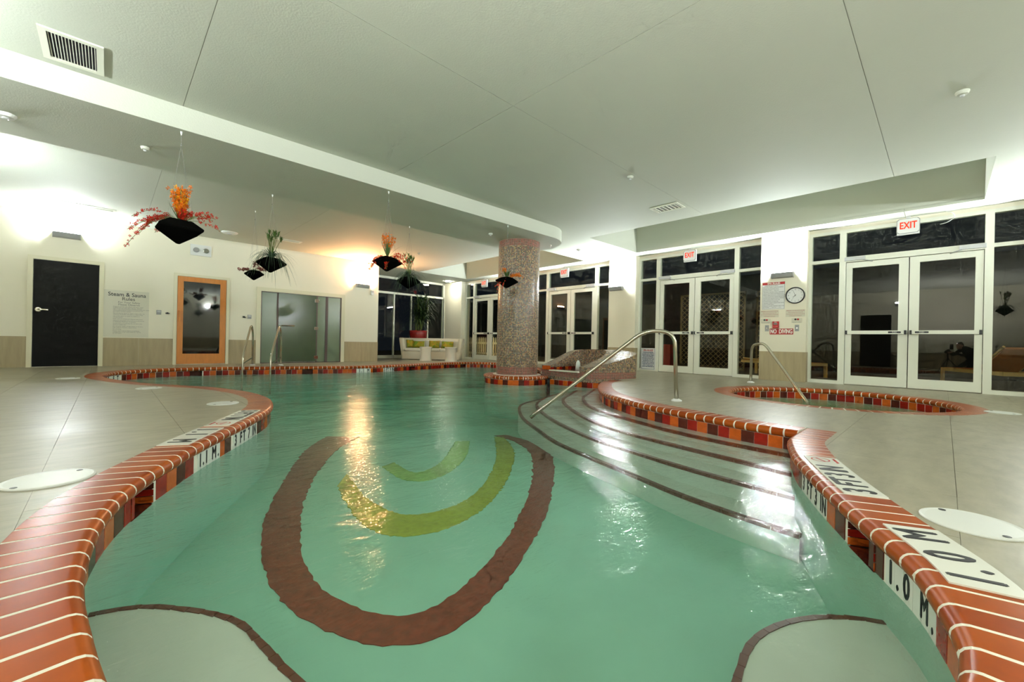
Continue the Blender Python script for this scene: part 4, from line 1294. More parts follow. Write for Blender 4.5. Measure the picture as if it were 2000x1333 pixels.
# left wall: steam and sauna rules
st = thing('steam_rules_sign', (.28, B0, .62), 'pale Steam & Sauna Rules poster beside the black door', 'sign')
G().box(-.075, B0 - .006, .62, .645, B0, 1.62).obj('panel', M_PAPER, st)
def ltext(txt, size, x, z, m, align='CENTER', width=None, bold=0.):
    return text_mesh('lettering', txt, size, m, st, (x, B0 - .0075, z), (1, 0, 0), (0, 0, 1), align=align, width=width, bold=bold)
ltext('Steam & Sauna', .115, .29, 1.53, M_INK, width=.60, bold=.001)
ltext('Rules', .105, .31, 1.44, M_INK, width=.20)
ltext('For Your Safety', .055, .32, 1.365, M_INKG); ltext('Please Observe', .055, .32, 1.315, M_INKG)
zz = 1.27
for para in (['Pregnant women, the elderly and those under', 'medical care or with heart disease, diabetes', 'high or low blood pressure should not enter the steam', 'sauna without prior medical consultation and', 'permission of their doctor.'], ['Do not use the sauna or steam room under the', 'influence of alcohol, narcotics or other drugs.'], ['Use of the sauna or steam by children is', 'not permitted.'], ['Enter and exit slowly and observe time limits.'], ['Observe reasonable time limits to avoid nausea', 'or dizziness. Maximum 15 minutes.'], ['Shower prior to entering. Do not use in the', 'sauna or steam oils.'], ['Do not pour water on the heater or sit on it.', 'Hot surfaces. Caution, steam is hot.'], ['No smoking.'], ['Please report any problems immediately', 'management is not responsible for injuries', 'or lost items.']):
    for ln in para:
        ltext(ln, .026, .07, zz, M_INKG, 'LEFT'); zz -= .0262
    zz -= .009

def plate(name, x0, z0, x1, z1, m, label, cat, d=.02, group=None):
    root = thing(name, ((x0 + x1) / 2, B0, z0), label, cat, group)
    G().box(x0, B0 - d, z0, x1, B0, z1, .003).obj('plate', m, root)
    return root
for x, lab, rl in ((.815, 'left of the sauna door', 'left of the sauna door'), (2.58, 'left of the frosted glass doors', 'left of the frosted glass doors')):
    r = plate('control_plate', x - .042, 1.14, x + .042, 1.24, M_GREY, 'grey square control plate on cream wall %s' % lab, 'switch', group='control plates')
    G().box(x - .03, B0 - .022, 1.19, x + .03, B0 - .02, 1.23).obj('window', M_LGREY, r)
for x, lab in ((.965, 'next to the sauna door'), (2.46, 'between the sauna door and frosted glass')):
    r = plate('robe_hook', x - .02, 1.16, x + .02, 1.20, M_BLACKP, 'small black double hook %s' % lab, 'hook', group='robe hooks')
    for s in (-1, 1):
        G().tube([(x, B0 - .01, 1.185), (x + s * .025, B0 - .04, 1.165), (x + s * .035, B0 - .05, 1.185)], .008, 6).obj('prong', M_BLACKP, r)
el = plate('emergency_light', 1.355, 2.575, 1.757, 2.83, M_SIGN, 'white emergency light box with two round lamps high on wall', 'emergency light', .04)
for x in (1.46, 1.65):
    def dk3(y, r): return [(x + r * math.cos(t * math.pi / 10), y, 2.70 + r * math.sin(t * math.pi / 10)) for t in range(20)]
    G().loft([dk3(B0 - .04, .055), dk3(B0 - .07, .055), dk3(B0 - .075, .045)]).obj('lamp_head', M_CHROME if x > 1.5 else M_GREY, el)
sb = plate('strobe_light', 5.80, 2.05, 5.88, 2.20, M_SIGN, 'small white strobe box beside the warm sconce', 'alarm strobe', .05)
G().box(5.815, B0 - .065, 2.12, 5.865, B0 - .05, 2.18).obj('lens', M_LGREY, sb)

# ------------------------------------------------------------------ ceiling fittings
def vent(x0, y0, x1, y1, label, n, along_y, z=ZC, dark=M_GRILLE, proud=.012, group='ceiling vents'):
    root = thing('ceiling_vent', ((x0 + x1) / 2, (y0 + y1) / 2, z), label, 'vent', group)
    w = .045
    g = G(); g.box(x0, y0, z - proud, x1, y0 + w, z); g.box(x0, y1 - w, z - proud, x1, y1, z); g.box(x0, y0 + w, z - proud, x0 + w, y1 - w, z); g.box(x1 - w, y0 + w, z - proud, x1, y1 - w, z)
    g.obj('frame', M_WHITE, root)
    G().quad((x0 + w, y0 + w, z - .001), (x1 - w, y0 + w, z - .001), (x1 - w, y1 - w, z - .001), (x0 + w, y1 - w, z - .001)).obj('duct', dark, root)
    for i in range(n):
        if along_y:
            x = x0 + w + (x1 - x0 - 2 * w) * (i + .5) / n
            G().box(x - .0025, y0 + w, z - .008, x + .0025, y1 - w, z - .004).obj('slat', M_WHITE, root)
        else:
            y = y0 + w + (y1 - y0 - 2 * w) * (i + .5) / n
            G().box(x0 + w, y - .003, z - .012, x1 - w, y + .003, z - .002).obj('slat', M_WHITE, root)
vent(-.43, 4.855, -.06, 5.375, 'white slatted ceiling vent at the top left by the beam', 15, True)
vent(6.69, 3.09, 7.02, 3.58, 'small grey ceiling vent near the coffer', 6, False, dark=M_GREY)
vent(-.70, 11.0, .08, 11.2, 'narrow ceiling slot vent above the black door', 2, False, dark=mat('slot_tan', (150, 140, 110), .7))
vent(2.75, 10.98, 3.40, 11.2, 'narrow ceiling slot vent left of the warm sconce', 2, False, dark=mat('slot_tan2', (140, 124, 90), .7))
vent(9.80, 5.22, 9.98, 5.75, 'small dark vent above the doors left of clock pillar', 2, False)
def puck(a, b, z, r, label, cat='detector', prof=None, m=M_SIGN):
    if cat == 'sprinkler': r *= .8; m = M_CEIL
    root = thing('ceiling_%s' % cat.replace(' ', '_'), (a, b, z), label, cat)
    G().lathe(prof or [(r, z), (r, z - .012), (r * .8, z - .03), (r * .4, z - .034)], a, b, 20).obj('body', m, root)
    G().lathe([(r * .35, z - .03), (r * .35, z - .045), (r * .2, z - .05)], a, b, 12).obj('sensor', M_LGREY, root)
puck(-.75, 6.40, ZB, .075, 'round smoke detector under the beam at the left edge')
puck(.27, 6.32, ZB, .05, 'flat sprinkler cover under the beam by the first planter', 'sprinkler')
puck(5.24, 3.10, ZC, .055, 'small round sprinkler on the ceiling joint', 'sprinkler')
puck(5.55, -.08, ZC, .06, 'flat round sprinkler cover at the upper right ceiling', 'sprinkler')
puck(8.44, 6.39, ZC, .06, 'smoke detector between the two ceiling coffers')
puck(6.85, 5.95, ZB, .03, 'tiny fitting under the rounded beam end', 'sprinkler')
puck(5.35, 6.2, ZB, .05, 'flat sprinkler cover under the beam left of the column', 'sprinkler')
puck(9.6, 13.6, ZC, .12, 'round white ceiling lamp in the sofa corner', 'ceiling lamp', m=emis('lamp_dome', (255, 250, 232), 110.))
puck(1.95, 11.3, ZC, .16, 'round white ceiling dome behind the first planter', 'ceiling lamp')
puck(6.0, 9.9, ZC, .05, 'small recessed fitting in the ceiling left of the column', 'sprinkler')
hk = thing('ceiling_hook', (10.05, .22, 3.0), 'thin white cable loop hanging beside the nearest EXIT sign', 'cable')
G().tube(catmull([(10.08, .02, 3.03), (10.06, -.06, 2.98), (10.06, -.08, 2.90), (10.08, 0, 2.84), (10.12, .08, 2.83)], 6), .005, 6).obj('cable', M_SIGN, hk)

# ------------------------------------------------------------------ deck lids
for a, b, r, lab in ((-.185, 2.84, .155, 'round white hatch cover in the near left deck'), (.84, 5.02, .135, 'round white hatch cover near the bend of the left coping'), (.38, 6.95, .13, 'round white hatch cover midway along the left deck'),
                     (-.42, 9.06, .13, 'round white hatch cover at the far left tip of the pool'), (2.44, -.085, .15, 'round white hatch cover beside the right coping'), (7.18, -.46, .14, 'round white hatch cover beside the spa')):
    root = thing('deck_hatch', (a, b, 0), lab, 'hatch', 'round hatches in the deck')
    G().lathe([(r, .0005), (r, .005), (r - .008, .008), (r - .02, .006)], a, b, 40).obj('cover', M_SIGN, root)
    for s in (-1, 1):
        G().lathe([(.012, .006), (.012, .0075)], a + s * r * .62, b + s * r * .55, 10).obj('finger_hole', M_BLACKP, root)

# ------------------------------------------------------------------ hand rails
def bend(pts, r, n=6):
    """polyline with rounded corners"""
    P = [Vector(p) for p in pts]; out = [P[0]]
    for i in range(1, len(P) - 1):
        d0, d1 = (P[i - 1] - P[i]), (P[i + 1] - P[i])
        k = min(r, d0.length * .48, d1.length * .48)
        a, b = P[i] + d0.normalized() * k, P[i] + d1.normalized() * k
        for j in range(n + 1):
            t = j / n
            out.append(a * (1 - t) ** 2 + P[i] * 2 * t * (1 - t) + b * t * t)
    out.append(P[-1]); return out
def rail(name, pts, label, r=.024, flange=(), br=.16, cat='handrail'):
    root = thing(name, tuple(pts[0]), label, cat)
    G().tube(bend(pts, br), r, 14).obj('rail_tube', M_STEEL, root, smooth=True)
    for f in flange:
        G().lathe([(.062, f[2] + .001), (.062, f[2] + .012), (.03, f[2] + .03)], f[0], f[1], 20).obj('flange', M_SIGN, root)
    return root
rail('pool_handrail', [(4.99, 2.26, 0), (4.97, 2.29, .84), (4.78, 2.58, .86), (4.06, 3.62, -.18), (3.98, 3.74, -.30)], 'long stainless handrail sloping from deck into the pool', flange=[(4.99, 2.26, 0)])
rail('spa_handrail', [(8.86, 2.57, 0), (8.85, 2.56, .72), (8.58, 2.28, .76), (7.80, 1.45, -.18), (7.74, 1.38, -.30)], 'stainless handrail sloping down into the round spa', flange=[(8.86, 2.57, 0)], br=.13)
for (x, y), (x2, y2), lab in (((2.49, 11.47), (2.13, 10.70), 'left stainless ladder rail at far pool edge'), ((3.04, 11.25), (2.63, 10.50), 'right stainless ladder rail at far pool edge')):
    A_, B_ = Vector((x, y)), Vector((x2, y2))
    q = lambda t, z: (*(A_ + (B_ - A_) * t), z)
    root = rail('ladder_rail', [q(0, 0), q(.02, .78), q(.20, .98), q(.97, .26), q(1, .02), q(1, -.6)], lab, r=.022, flange=[q(0, 0)], br=.16)
    G().tube([q(.01, .19), q(.995, .08)], .014, 8).obj('cross_bar', M_STEEL, root)

# ------------------------------------------------------------------ plants
RIGHT, FWD = Vector((CC, -SN, 0)), Vector((SN, CC, 0))
def blade(g, base, d, ln, w, droop, seg=6, side=None):
    """narrow arching leaf"""
    base = Vector(base); d = Vector(d).normalized()
    side = side or d.cross(Vector((0, 0, 1)))
    if side.length < .05: side = Vector((RND.uniform(-1, 1), RND.uniform(-1, 1), 0))
    side.normalize()
    prev = None
    for i in range(seg + 1):
        t = i / seg
        p = base + d * ln * t - Vector((0, 0, 1)) * droop * ln * t * t
        ww = w * (1 - t) ** .7 * (.6 + .8 * min(t * 4, 1)) / 1.4 + .0004
        a, b = g.bm.verts.new(p - side * ww), g.bm.verts.new(p + side * ww)
        if prev: g.bm.faces.new((prev[0], a, b, prev[1]))
        prev = (a, b)
    return p
def floret(g, p, r, out=None):
    """six thin pointed petals"""
    p = Vector(p)
    ax = Vector((RND.uniform(-1, 1), RND.uniform(-1, 1), RND.uniform(-.4, 1))).normalized()
    if out is not None: ax = (ax + Vector(out) * .8).normalized()
    u = ax.orthogonal().normalized(); v = ax.cross(u)
    for k in range(5):
        a = 2 * math.pi * k / 5 + RND.uniform(-.3, .3)
        d = (u * math.cos(a) + v * math.sin(a) + ax * RND.uniform(.2, .9)).normalized()
        s = d.cross(ax); s = s.normalized() * r * .2 if s.length > .01 else u * r * .2
        tip = p + d * r; mid = p + d * r * .5
        g.bm.faces.new([g.bm.verts.new(q) for q in (p, mid + s, tip, mid - s)])
def spray(gf, gs, base, d, ln, droop, n, r, t0=.3):
    base = Vector(base); d = Vector(d).normalized()
    P = [base + d * ln * t - Vector((0, 0, 1)) * droop * ln * t * t for t in [i / 8 for i in range(9)]]
    gs.tube(P, .0022, 4)
    for k in range(n):
        t = t0 + (1 - t0) * (k + RND.random()) / n
        q = base + d * ln * t - Vector((0, 0, 1)) * droop * ln * t * t
        o = Vector((RND.uniform(-1, 1), RND.uniform(-1, 1), RND.uniform(-.6, 1))) * r * .9
        floret(gf, q + o, r * RND.uniform(.8, 1.25), o)
def planter(loc, hook_z, size, roll, label, plants, yaw=0., group='hanging felt planters'):
    """loc is the middle of the rim; a folded felt pouch: square rim, pointed base, sloped shoulders"""
    root = thing('hanging_planter', tuple(loc), label, 'planter', group)
    root_base = Vector(loc)
    R_ = Matrix.Rotation(math.radians(46 + yaw), 4, 'Z')
    tilt = Matrix.Rotation(roll, 4, FWD)
    def sq(h, z, rd=.12):
        pts = []
        for k in range(4):
            a = math.pi / 2 * k
            for da in (-rd, 0, rd):
                rr = h * (1 - abs(da) * .9)
                pts.append(root_base + (tilt @ (R_ @ Vector((rr * math.cos(a + da), rr * math.sin(a + da), z)))))
        return [tuple(p) for p in pts]
    h = size / 2
    g = G()
    g.loft([sq(h * .04, -.62 * h, .3), sq(h * .10, -.60 * h, .3), sq(h * .97, -.035 * h * 2), sq(h, 0), sq(h * .97, .04 * h), sq(h * .52, .30 * h), sq(h * .46, .32 * h), sq(h * .40, .30 * h), sq(h * .38, .2 * h)])
    g.obj('pouch', M_FELT, root)
    top = root_base + Vector((0, 0, hook_z - loc[2]))
    kn = root_base + Vector((0, 0, (hook_z - loc[2]) * .86)) if hook_z - loc[2] > .5 else top
    G().tube([top, kn], .0022, 5).obj('wire', M_INKG, root)
    G().lathe([(.010, top.z), (.010, top.z - .012), (.004, top.z - .035)], top.x, top.y, 10).obj('ceiling_hook', M_SIGN, root)
    G().lathe([(.004, kn.z - .012), (.009, kn.z), (.004, kn.z + .012)], kn.x, kn.y, 8).obj('wire_clamp', M_INKG, root)
    g = G()
    for k in range(4):
        a = math.pi / 2 * k
        e = root_base + (tilt @ (R_ @ Vector((h * .55 * math.cos(a), h * .55 * math.sin(a), .28 * h))))
        g.tube([kn, e], .0012, 4)
    g.obj('hanging_wires', M_INKG, root)
    plants(root, root_base + Vector((0, 0, .26 * h)))
    return root
def V3(r, f, u): return RIGHT * r + FWD * f + Vector((0, 0, u))
def soil_tuft(root, c, m=M_LEAFD, n=26, r=.07, ln=.05):
    g = G()
    for k in range(n):
        blade(g, c + V3(RND.uniform(-r, r), RND.uniform(-r, r), 0), V3(RND.uniform(-1, 1), RND.uniform(-1, 1), .8), ln, .008, .3, 2)
    g.obj('moss', m, root)
def plant_big(root, c):
    soil_tuft(root, c)
    go, gr, gs, gl, gy = G(), G(), G(), G(), G()
    for k in range(26):                                   # upright orange spike
        t = k / 26
        b = c + V3(.02, 0, 0)
        d = V3(RND.uniform(-.26, .2) - .04, RND.uniform(-.2, .2), 1)
        spray(gy if k % 3 == 0 else go, gs, b, d, RND.uniform(.24, .38), .0, 13, .027, .3)
    for k in range(12):
        spray(gr, gs, c + V3(.03, 0, 0), V3(RND.uniform(-.3, .45), RND.uniform(-.3, .3), .6), RND.uniform(.1, .2), .2, 8, .022, .2)
    for k in range(9):                                    # long red sprays to the left
        spray(gr, gs, c, V3(-1, RND.uniform(-.35, .35), RND.uniform(.35, .95)), RND.uniform(.42, .62), RND.uniform(.45, .95), 22, .022, .35)
    for k in range(5):
        spray(gr, gs, c + V3(.05, 0, 0), V3(1, RND.uniform(-.35, .35), RND.uniform(.2, .8)), RND.uniform(.28, .42), RND.uniform(.3, .6), 12, .021, .4)
    spray(gr, gs, c, V3(.02, -.5, .1), .12, 1.2, 8, .02, .2)
    for k in range(16):
        blade(gl, c, V3(-1, RND.uniform(-.4, .4), RND.uniform(.35, 1.1)), RND.uniform(.3, .52), .004, RND.uniform(.1, .6), 7)
    for k in range(20):
        blade(gl, c, V3(RND.uniform(-.5, .5), RND.uniform(-.5, .5), 1), RND.uniform(.15, .28), .009, .05, 5)
    gy.obj('yellow_blossoms', mat('flower_yellow', (226, 160, 14), .7, spec=.2), root)
    go.obj('orange_blossoms', M_FO, root); gr.obj('red_blossoms', M_FR, root); gs.obj('stems', M_STEM, root); gl.obj('grass_leaves', M_LEAF, root)
def plant_grass(root, c):
    soil_tuft(root, c, M_LEAF)
    gl, gd, gs = G(), G(), G()
    for k in range(110):
        a = RND.uniform(0, 2 * math.pi)
        ln = RND.uniform(.36, .62)
        blade(gl, c, V3(math.cos(a) * .75, math.sin(a) * .75, RND.uniform(.7, 1.3)), ln, .005, RND.uniform(.8, 1.5), 9)
    for k in range(13):
        p = c + V3(RND.uniform(-.09, .10), RND.uniform(-.09, .09), RND.uniform(.26, .42))
        gs.tube([c, (c + p) / 2 + V3(RND.uniform(-.01, .01), 0, 0), p], .0035, 5)
        for q in range(9):
            a = RND.uniform(0, 2 * math.pi)
            blade(gd, p - V3(0, 0, RND.uniform(0, .04)), V3(math.cos(a) * .55, math.sin(a) * .55, 1), RND.uniform(.06, .10), .009, .15, 4)
    for k in range(30):
        a = RND.uniform(0, 2 * math.pi)
        blade(gd, c, V3(math.cos(a) * .4, math.sin(a) * .4, 1), RND.uniform(.12, .22), .007, .1, 4)
    gl.obj('grass_leaves', M_LEAFB, root); gd.obj('leaf_rosettes', M_LEAF, root); gs.obj('stems', M_STEM, root)
def plant_dark(root, c):
    gf, gs, gl = G(), G(), G()
    for d in (V3(-1, .1, .35), V3(-.8, -.3, .2), V3(.9, .2, .25), V3(.7, -.2, .3), V3(-.2, .3, .7), V3(.3, 0, .6)):
        spray(gf, gs, c, d, RND.uniform(.2, .28), .2, 26, .026, .45)
    for k in range(40):
        a = RND.uniform(0, 2 * math.pi)
        blade(gl, c, V3(math.cos(a), math.sin(a), RND.uniform(.2, 1)), RND.uniform(.12, .26), .006, RND.uniform(.3, .9), 5)
    gf.obj('maroon_blossoms', M_FD, root); gs.obj('stems', M_STEM, root); gl.obj('leaves', M_LEAF, root)
def plant_mid(root, c):
    soil_tuft(root, c, M_FD)
    go, gr, gs, gl = G(), G(), G(), G()
    for k in range(16):
        spray(go, gs, c, V3(RND.uniform(-.35, .45), RND.uniform(-.3, .3), 1), RND.uniform(.26, .40), .0, 11, .02, .45)
    for k in range(5):
        spray(gr, gs, c, V3(-1, RND.uniform(-.5, .5), RND.uniform(.1, .6)), RND.uniform(.22, .3), RND.uniform(.5, 1.1), 14, .018, .3)
    for k in range(6):
        spray(gr, gs, c, V3(1, RND.uniform(-.3, .3), RND.uniform(.3, .7)), RND.uniform(.28, .4), RND.uniform(.5, .9), 18, .018, .3)
    for k in range(3):
        spray(gr, gs, c, V3(RND.uniform(.0, .3), -1, .3), .24, 1.1, 14, .018, .3)
    for k in range(40):
        blade(gl, c, V3(RND.uniform(-.4, .3), RND.uniform(-.4, .4), 1), RND.uniform(.14, .28), .008, .05, 5)
    for k in range(8):
        blade(gl, c, V3(RND.choice((-1, 1)), RND.uniform(-.4, .4), RND.uniform(.7, 1.2)), RND.uniform(.3, .42), .003, .3, 7)
    go.obj('orange_blossoms', M_FO, root); gr.obj('red_blossoms', M_FR, root); gs.obj('stems', M_STEM, root); gl.obj('leaves', M_LEAF, root)
def plant_small(root, c):
    soil_tuft(root, c, M_LEAFD)
    go, gr, gs, gl = G(), G(), G(), G()
    for k in range(5): spray(go, gs, c, V3(-.35 + RND.uniform(-.1, .1), 0, 1), RND.uniform(.16, .2), 0, 9, .02, .7)
    for k in range(9): spray(go, gs, c, V3(1, RND.uniform(-.2, .2), RND.uniform(.45, .75)), RND.uniform(.22, .34), .35, 16, .02, .3)
    for k in range(7): spray(gr, gs, c, V3(-1, RND.uniform(-.6, .2), RND.uniform(.0, .4)), RND.uniform(.14, .24), RND.uniform(.6, 1.6), 14, .018, .3)
    spray(gr, gs, c, V3(-.2, -1, .2), .3, 1.0, 14, .018, .4)
    for k in range(50): blade(gl, c, V3(RND.uniform(-.6, .6), RND.uniform(-.6, .6), 1), RND.uniform(.1, .2), .009, .1, 4)
    go.obj('orange_blossoms', M_FO, root); gr.obj('red_blossoms', M_FR, root); gs.obj('stems', M_STEM, root); gl.obj('leaves', M_LEAF, root)
planter((.52, 5.56, 1.79), ZB, .52, .07, 'large black felt planter with orange and red flowers nearest viewer', plant_big)
planter((1.73, 6.98, 1.785), ZB, .47, .09, 'black felt planter with arching green grass above the sauna wall', plant_grass)
planter((1.95, 9.0, 1.86), ZC, .385, .05, 'small black felt planter with maroon flowers behind the grass planter', plant_dark)
planter((2.86, 5.56, 1.79), ZB, .44, .07, 'black felt planter with orange flowers beside the warm sconce', plant_mid)
planter((4.01, 6.96, 1.78), ZB, .45, .05, 'black felt planter with drooping grass against the dark window', plant_grass)
planter((5.20, 5.55, 1.79), ZB, .42, .06, 'black felt planter with orange flowers in front of the mosaic column', plant_small)
planter((3.2, -1.1, 1.80), ZC, .45, .05, 'black felt planter with green leaves hanging behind the viewer', plant_grass)

# potted palm-like plant behind the sofa
pp = thing('potted_plant', (8.52, 13.98, 0), 'tall leafy green plant in a glossy red pot behind the sofa', 'potted plant')
G().lathe([(.20, 0), (.26, .3), (.33, .9), (.345, 1.05), (.33, 1.06), (.31, 1.05), (.30, .95)], 8.52, 13.98, 32).obj('pot', M_POT, pp, smooth=True)
G().lathe([(.305, .97), (.01, .98)], 8.52, 13.98, 20).obj('soil', M_TDRK, pp)
gl, gs, gd = G(), G(), G()
for k in range(16):
    a = RND.uniform(0, 6.28); top = Vector((8.52 + RND.uniform(-.3, .3), 13.86 + RND.uniform(-.25, .1), RND.uniform(1.7, 2.6)))
    gs.tube([(8.52 + .1 * math.cos(a), 13.98 + .1 * math.sin(a), .95), tuple(top)], .016, 6)
    for q in range(46):
        t = RND.uniform(.45, 1)
        p = Vector((8.52, 13.95, .95)).lerp(top, t)
        b = RND.uniform(0, 6.28)
        d = Vector((math.cos(b), min(math.sin(b), .25), RND.uniform(.1, .9)))
        blade(gl if q % 3 else gd, p, d, RND.uniform(.4, .68), .017, RND.uniform(.3, .9), 6)
gl.obj('leaves', M_LEAFD, pp); gd.obj('young_leaves', M_LEAF, pp); gs.obj('canes', M_STEM, pp)

# ------------------------------------------------------------------ sofa, pillows, stools (local frame: x to the right, y away from the viewer)
def place(o, X, Y):
    o.location = (CC * X + SN * Y, -SN * X + CC * Y, 0)
    o.rotation_euler = (0, 0, math.atan2(-SN, CC))
sofa = thing('sofa', (0, 0, 0), 'white curved wicker sofa in the alcove corner', 'sofa', world_parts=False)
path = catmull([(-1.02, -.02, 0), (-1.04, .35, 0), (-.98, .66, 0), (-.6, .80, 0), (0, .83, 0), (.6, .80, 0), (.98, .66, 0), (1.04, .35, 0), (1.02, -.02, 0)], 6)
rings = []
for i, p in enumerate(path):
    d = (path[min(i + 1, len(path) - 1)] - path[max(i - 1, 0)]).normalized(); n = Vector((-d.y, d.x, 0))
    zt = .74
    rings.append([tuple(p + n * a + Vector((0, 0, z))) for a, z in ((.0, .02), (.03, .30), (.10, zt), (.09, zt + .025), (.0, zt + .03), (-.05, zt), (-.10, .40), (-.10, .02))])
G().loft(rings).obj('shell', M_WICKER, sofa, smooth=True)
G().prism([(-.99, -.04), (.99, -.04), (1.0, .35), (.94, .62), (.6, .74), (-.6, .74), (-.94, .62), (-1.0, .35)], .02, .30).obj('base', M_WICKER, sofa)
for k in range(3):
    x0 = -.92 + k * .615
    G().box(x0 + .004, -.06, .30, x0 + .61, .56, .41, .03).obj('seat_cushion', M_CUSH, sofa)
    G().box(x0 + .004, .54, .38, x0 + .61, .70, .70, .04).obj('back_cushion', M_CUSH, sofa)
place(sofa, -2.86, 14.75)
m_pil, nt, out = nodes_of('pillow_print')
p_ = N(nt, 'ShaderNodeBsdfPrincipled', i_Roughness=.8); nt.links.new(p_.outputs[0], out.inputs[0])
tc = N(nt, 'ShaderNodeNewGeometry'); vz = N(nt, 'ShaderNodeTexNoise', i_Scale=9.0, i_Detail=2.0, i_Distortion=1.2)
nt.links.new(tc.outputs['Position'], vz.inputs['Vector'])
rp = N(nt, 'ShaderNodeValToRGB'); el_ = rp.color_ramp.elements
for i, (q, c_) in enumerate(((.30, (84, 112, 20)), (.45, (126, 140, 24)), (.58, (172, 132, 20)), (.72, (64, 100, 40)))):
    e = el_[i] if i < 2 else el_.new(q)
    e.position = q; e.color = (*lin(c_), 1)
nt.links.new(vz.outputs['Fac'], rp.inputs[0]); nt.links.new(rp.outputs[0], p_.inputs['Base Color'])
def cushion(X, Y, z, w, h, rx, rz, label):
    g = G(); k = 8
    vs = [[None] * (k + 1) for _ in range(k + 1)]; vb = [[None] * (k + 1) for _ in range(k + 1)]
    for i in range(k + 1):
        for j in range(k + 1):
            u, v = i / k * 2 - 1, j / k * 2 - 1
            th = .07 * ((1 - u ** 4) * (1 - v ** 4)) ** .5 + .004
            sx = w / 2 * u * (1 - .05 * (1 - v * v)); sz = h / 2 * v * (1 - .05 * (1 - u * u))
            vs[i][j] = g.bm.verts.new((sx, -th, sz)); vb[i][j] = g.bm.verts.new((sx, th, sz))
    for i in range(k):
        for j in range(k):
            g.bm.faces.new((vs[i][j], vs[i + 1][j], vs[i + 1][j + 1], vs[i][j + 1])); g.bm.faces.new((vb[i][j], vb[i][j + 1], vb[i + 1][j + 1], vb[i + 1][j]))
    for i in range(k):
        for a, b in (((i, 0), (i + 1, 0)), ((i, k), (i + 1, k)), ((0, i), (0, i + 1)), ((k, i), (k, i + 1))):
            g.bm.faces.new((vs[a[0]][a[1]], vs[b[0]][b[1]], vb[b[0]][b[1]], vb[a[0]][a[1]]))
    o = g.obj('throw_pillow', m_pil, smooth=True)
    tag(o, label, 'pillow', 'printed pillows on the sofa')
    o.location = (CC * X + SN * Y, -SN * X + CC * Y, z)
    o.rotation_euler = (rx, 0, math.atan2(-SN, CC) + rz)
for dx, w, h, rz, lab in ((-.83, .26, .30, .6, 'leftmost green and yellow pillow, tucked in the sofa corner'), (-.52, .42, .26, 0, 'wide green and yellow pillow, second from left on sofa'), (.04, .40, .28, -.1, 'green and yellow pillow, second from right on sofa'), (.52, .44, .26, 0, 'rightmost green and yellow pillow on the sofa')):
    cushion(-2.86 + dx, 14.75 + .42, .41 + h / 2, w, h, -.28, rz, lab)
for X, Y, lab in ((-2.88, 14.0, 'white waisted drum stool in front of the sofa, left one'), (-2.04, 14.0, 'white waisted drum stool in front of the sofa, right one')):
    s_ = thing('drum_stool', (0, 0, 0), lab, 'stool', 'white drum stools', world_parts=False)
    G().lathe([(.205, 0), (.205, .02), (.185, .09), (.172, .22), (.175, .34), (.195, .43), (.205, .455), (.205, .475), (.0, .475)], 0, 0, 32, cap=False).obj('body', M_RESIN, s_, smooth=True)
    g = G()
    g.box(-.19, -.05, .16, -.165, .035, .37, .01); g.obj('side_slot', M_CUSH, s_)
    place(s_, X, Y)

# ------------------------------------------------------------------ the photographer's flash, pointed at the ceiling
fl = bpy.data.lights.new('flash_head', 'AREA'); fl.shape = 'RECTANGLE'; fl.size = .07; fl.size_y = .045; fl.energy = FLASH; fl.color = (1, .98, .95)
flo = bpy.data.objects.new('flash_head', fl); COL.objects.link(flo); flo.location = (-.16, -.17, .93); flo.rotation_euler = (math.pi, 0, math.radians(-44))

# ------------------------------------------------------------------ photographer with tripod camera behind the viewpoint (mirrored in the glass)
def FR(f, r, z): return Vector((SN * f + CC * r, CC * f - SN * r, z))
def skinned(name, joints, edges, m, parent, root, sub_=2):
    me = bpy.data.meshes.new(name)
    me.from_pydata([tuple(j[0]) for j in joints], edges, [])
    o = bpy.data.objects.new(name, me); COL.objects.link(o)
    sk = o.modifiers.new('skin', 'SKIN'); sd = o.modifiers.new('sub', 'SUBSURF'); sd.levels = sub_; sd.render_levels = sub_
    for i, j in enumerate(joints):
        v = me.skin_vertices[0].data[i]; v.radius = (j[1], j[1]); v.use_root = i == root
    me.materials.append(m)
    if parent is not None: o.parent = parent
    return o
M_CLOTH = mat('dark_clothes', (28, 30, 30), .9); M_SKIN = mat('skin', (196, 150, 120), .6); M_HAIR = mat('dark_hair', (24, 18, 14), .7)
J = [(FR(-.78, .16, .40), .135), (FR(-.70, .16, .55), .13), (FR(-.60, .16, .70), .14), (FR(-.52, .16, .80), .09), (FR(-.46, .16, .84), .052),
     (FR(-.56, -.01, .75), .065), (FR(-.36, -.07, .55), .045), (FR(-.17, -.045, .66), .032),
     (FR(-.56, .33, .75), .065), (FR(-.34, .36, .54), .045), (FR(-.17, .075, .645), .032),
     (FR(-.78, .06, .36), .09), (FR(-.42, .02, .13), .062), (FR(-.80, .03, .07), .045), (FR(-.90, .03, .045), .035),
     (FR(-.78, .26, .36), .09), (FR(-.42, .32, .13), .062), (FR(-.80, .30, .07), .045), (FR(-.90, .30, .045), .035)]
person = skinned('person', J, [(0, 1), (1, 2), (2, 3), (3, 4), (2, 5), (5, 6), (6, 7), (2, 8), (8, 9), (9, 10), (0, 11), (11, 12), (12, 13), (13, 14), (0, 15), (15, 16), (16, 17), (17, 18)], M_CLOTH, None, 0)
tag(person, 'person in dark clothes kneeling behind a tripod camera, mirrored in the glass', 'person')
hc = FR(-.37, .13, .87)
g = G()
def headring(z, rf, rr, df=0.): return [tuple(hc + FR(df + rf * math.cos(t * math.pi / 8), rr * math.sin(t * math.pi / 8), z)) for t in range(16)]
